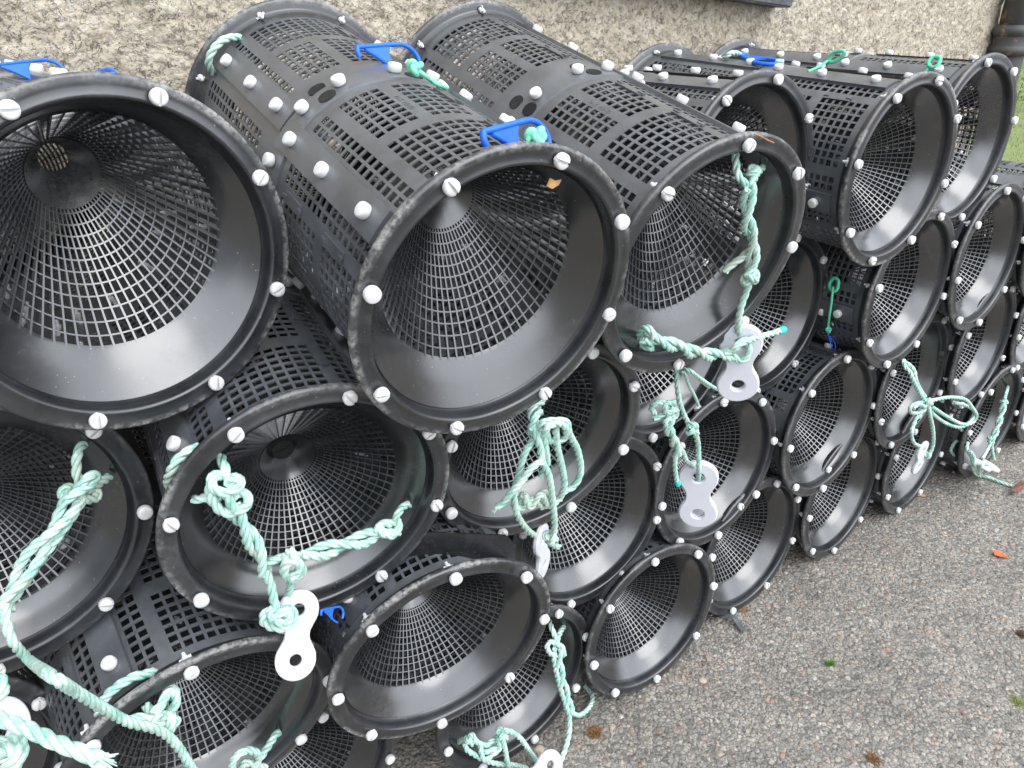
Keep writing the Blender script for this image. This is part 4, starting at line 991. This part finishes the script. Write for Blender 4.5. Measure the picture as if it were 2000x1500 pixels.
for q in range(40):
    bx=rn.uniform(-1.3,1.6); by=rn.uniform(-.4,.5); hh_=rn.uniform(.25,.55); tip=Vector((bx+rn.uniform(-.2,.2),by+rn.uniform(-.2,.2),hh_)); st.tube([(bx,by,0),(bx*.5+tip.x*.5,by*.5+tip.y*.5,hh_*.55),tip],[.006,.004,.002],5)
    for k in range(70):
        t=rn.random()**.6; c=Vector((bx,by,0)).lerp(tip,t)+Vector((rn.gauss(0,.09),rn.gauss(0,.09),rn.gauss(0,.05))); c.z=max(.01,c.z); d=Vector((rn.uniform(-1,1),rn.uniform(-1,1),rn.uniform(-.3,1))).normalized(); e=d.orthogonal().normalized(); l=rn.uniform(.02,.045)
        mb.add([c,c+d*l*.5+e*l*.28,c+d*l,c+d*l*.5-e*l*.28],[(0,1,2,3)])
obj('leaves',mb.mesh('leaves',M_leaf,False),bush); obj('stems',st.mesh('stems',M_stem),bush)
m=simple('far_stone',(0.42,0.36,0.28),0.9,0.3,6); 
bm=bmesh.new(); bmesh.ops.create_cube(bm,size=1)
for vv in bm.verts: vv.co=Vector((vv.co.x*9,vv.co.y*.3,vv.co.z*1.9))
bmesh.ops.subdivide_edges(bm,edges=bm.edges[:],cuts=12,use_grid_fill=True)
for vv in bm.verts: vv.co+=Vector((0,.03*noise.noise(vv.co*2.3),.03*noise.noise(vv.co*1.7)))
me=bpy.data.meshes.new('garden_wall'); bm.to_mesh(me); bm.free(); me.materials.append(m)
o=obj('garden_wall',me); o.location=(10.2,14.5,.9); o.rotation_euler=(0,0,-.5); tag(o,'tan stone garden wall far beyond the lawn','wall')
# ------------------------------------------------------------------ light
w=bpy.data.worlds.new('World'); bpy.context.scene.world=w; w.use_nodes=True; nt=w.node_tree; bgd=nt.nodes['Background']
sk=nt.nodes.new('ShaderNodeTexSky'); sk.sky_type='NISHITA'; sk.sun_disc=False; SUN_EL,SUN_AZ=SUNP
sk.sun_elevation=math.radians(SUN_EL); sk.sun_rotation=math.radians(SUN_AZ); sk.dust_density=3.0; sk.ozone_density=1.0; sk.air_density=1.0
hs=nt.nodes.new('ShaderNodeHueSaturation'); hs.inputs['Saturation'].default_value=0.5; nt.links.new(sk.outputs[0],hs.inputs['Color'])
tc=nt.nodes.new('ShaderNodeTexCoord'); cl=noise_(nt,tc.outputs['Generated'],2.2,5,0.6,0.4)
el_,az_=math.radians(SUN_EL),math.radians(SUN_AZ)
vd=nt.nodes.new('ShaderNodeVectorMath'); vd.operation='DOT_PRODUCT'; nt.links.new(tc.outputs['Generated'],vd.inputs[0]); vd.inputs[1].default_value=(math.sin(az_)*math.cos(el_),math.cos(az_)*math.cos(el_),math.sin(el_))
glow=ramp(nt,vd.outputs['Value'],[(0.0,g3(0.45)),(0.45,g3(0.6)),(0.64,g3(GLOW*.85)),(1.0,g3(GLOW))])
cc=ramp(nt,cl,[(0.30,(CL*0.62,CL*0.66,CL*0.73)),(0.62,(CL*.96,CL*1.0,CL*1.07))])
cc=mix(nt,1.0,cc,glow,'MULTIPLY')
sky=mix(nt,ramp(nt,cl,[(0.30,g3(0.55)),(0.5,g3(0.95))]),hs.outputs[0],cc)
nt.links.new(sky,bgd.inputs['Color']); bgd.inputs['Strength'].default_value=SKY
sl=bpy.data.lights.new('sun','SUN'); sl.energy=SUNE; sl.angle=math.radians(40); sl.color=(1.0,0.985,0.97); so=bpy.data.objects.new('sun',sl); C.objects.link(so)
el,az=math.radians(SUN_EL),math.radians(SUN_AZ); dv=Vector((math.sin(az)*math.cos(el),math.cos(az)*math.cos(el),math.sin(el)))
so.rotation_euler=(-dv).to_track_quat('-Z','Y').to_euler(); so.location=dv*5+Vector((0,0,2))
sc=bpy.context.scene; sc.view_settings.view_transform='Standard'; sc.view_settings.look='None'; sc.view_settings.gamma=1; sc.view_settings.exposure=EXPO
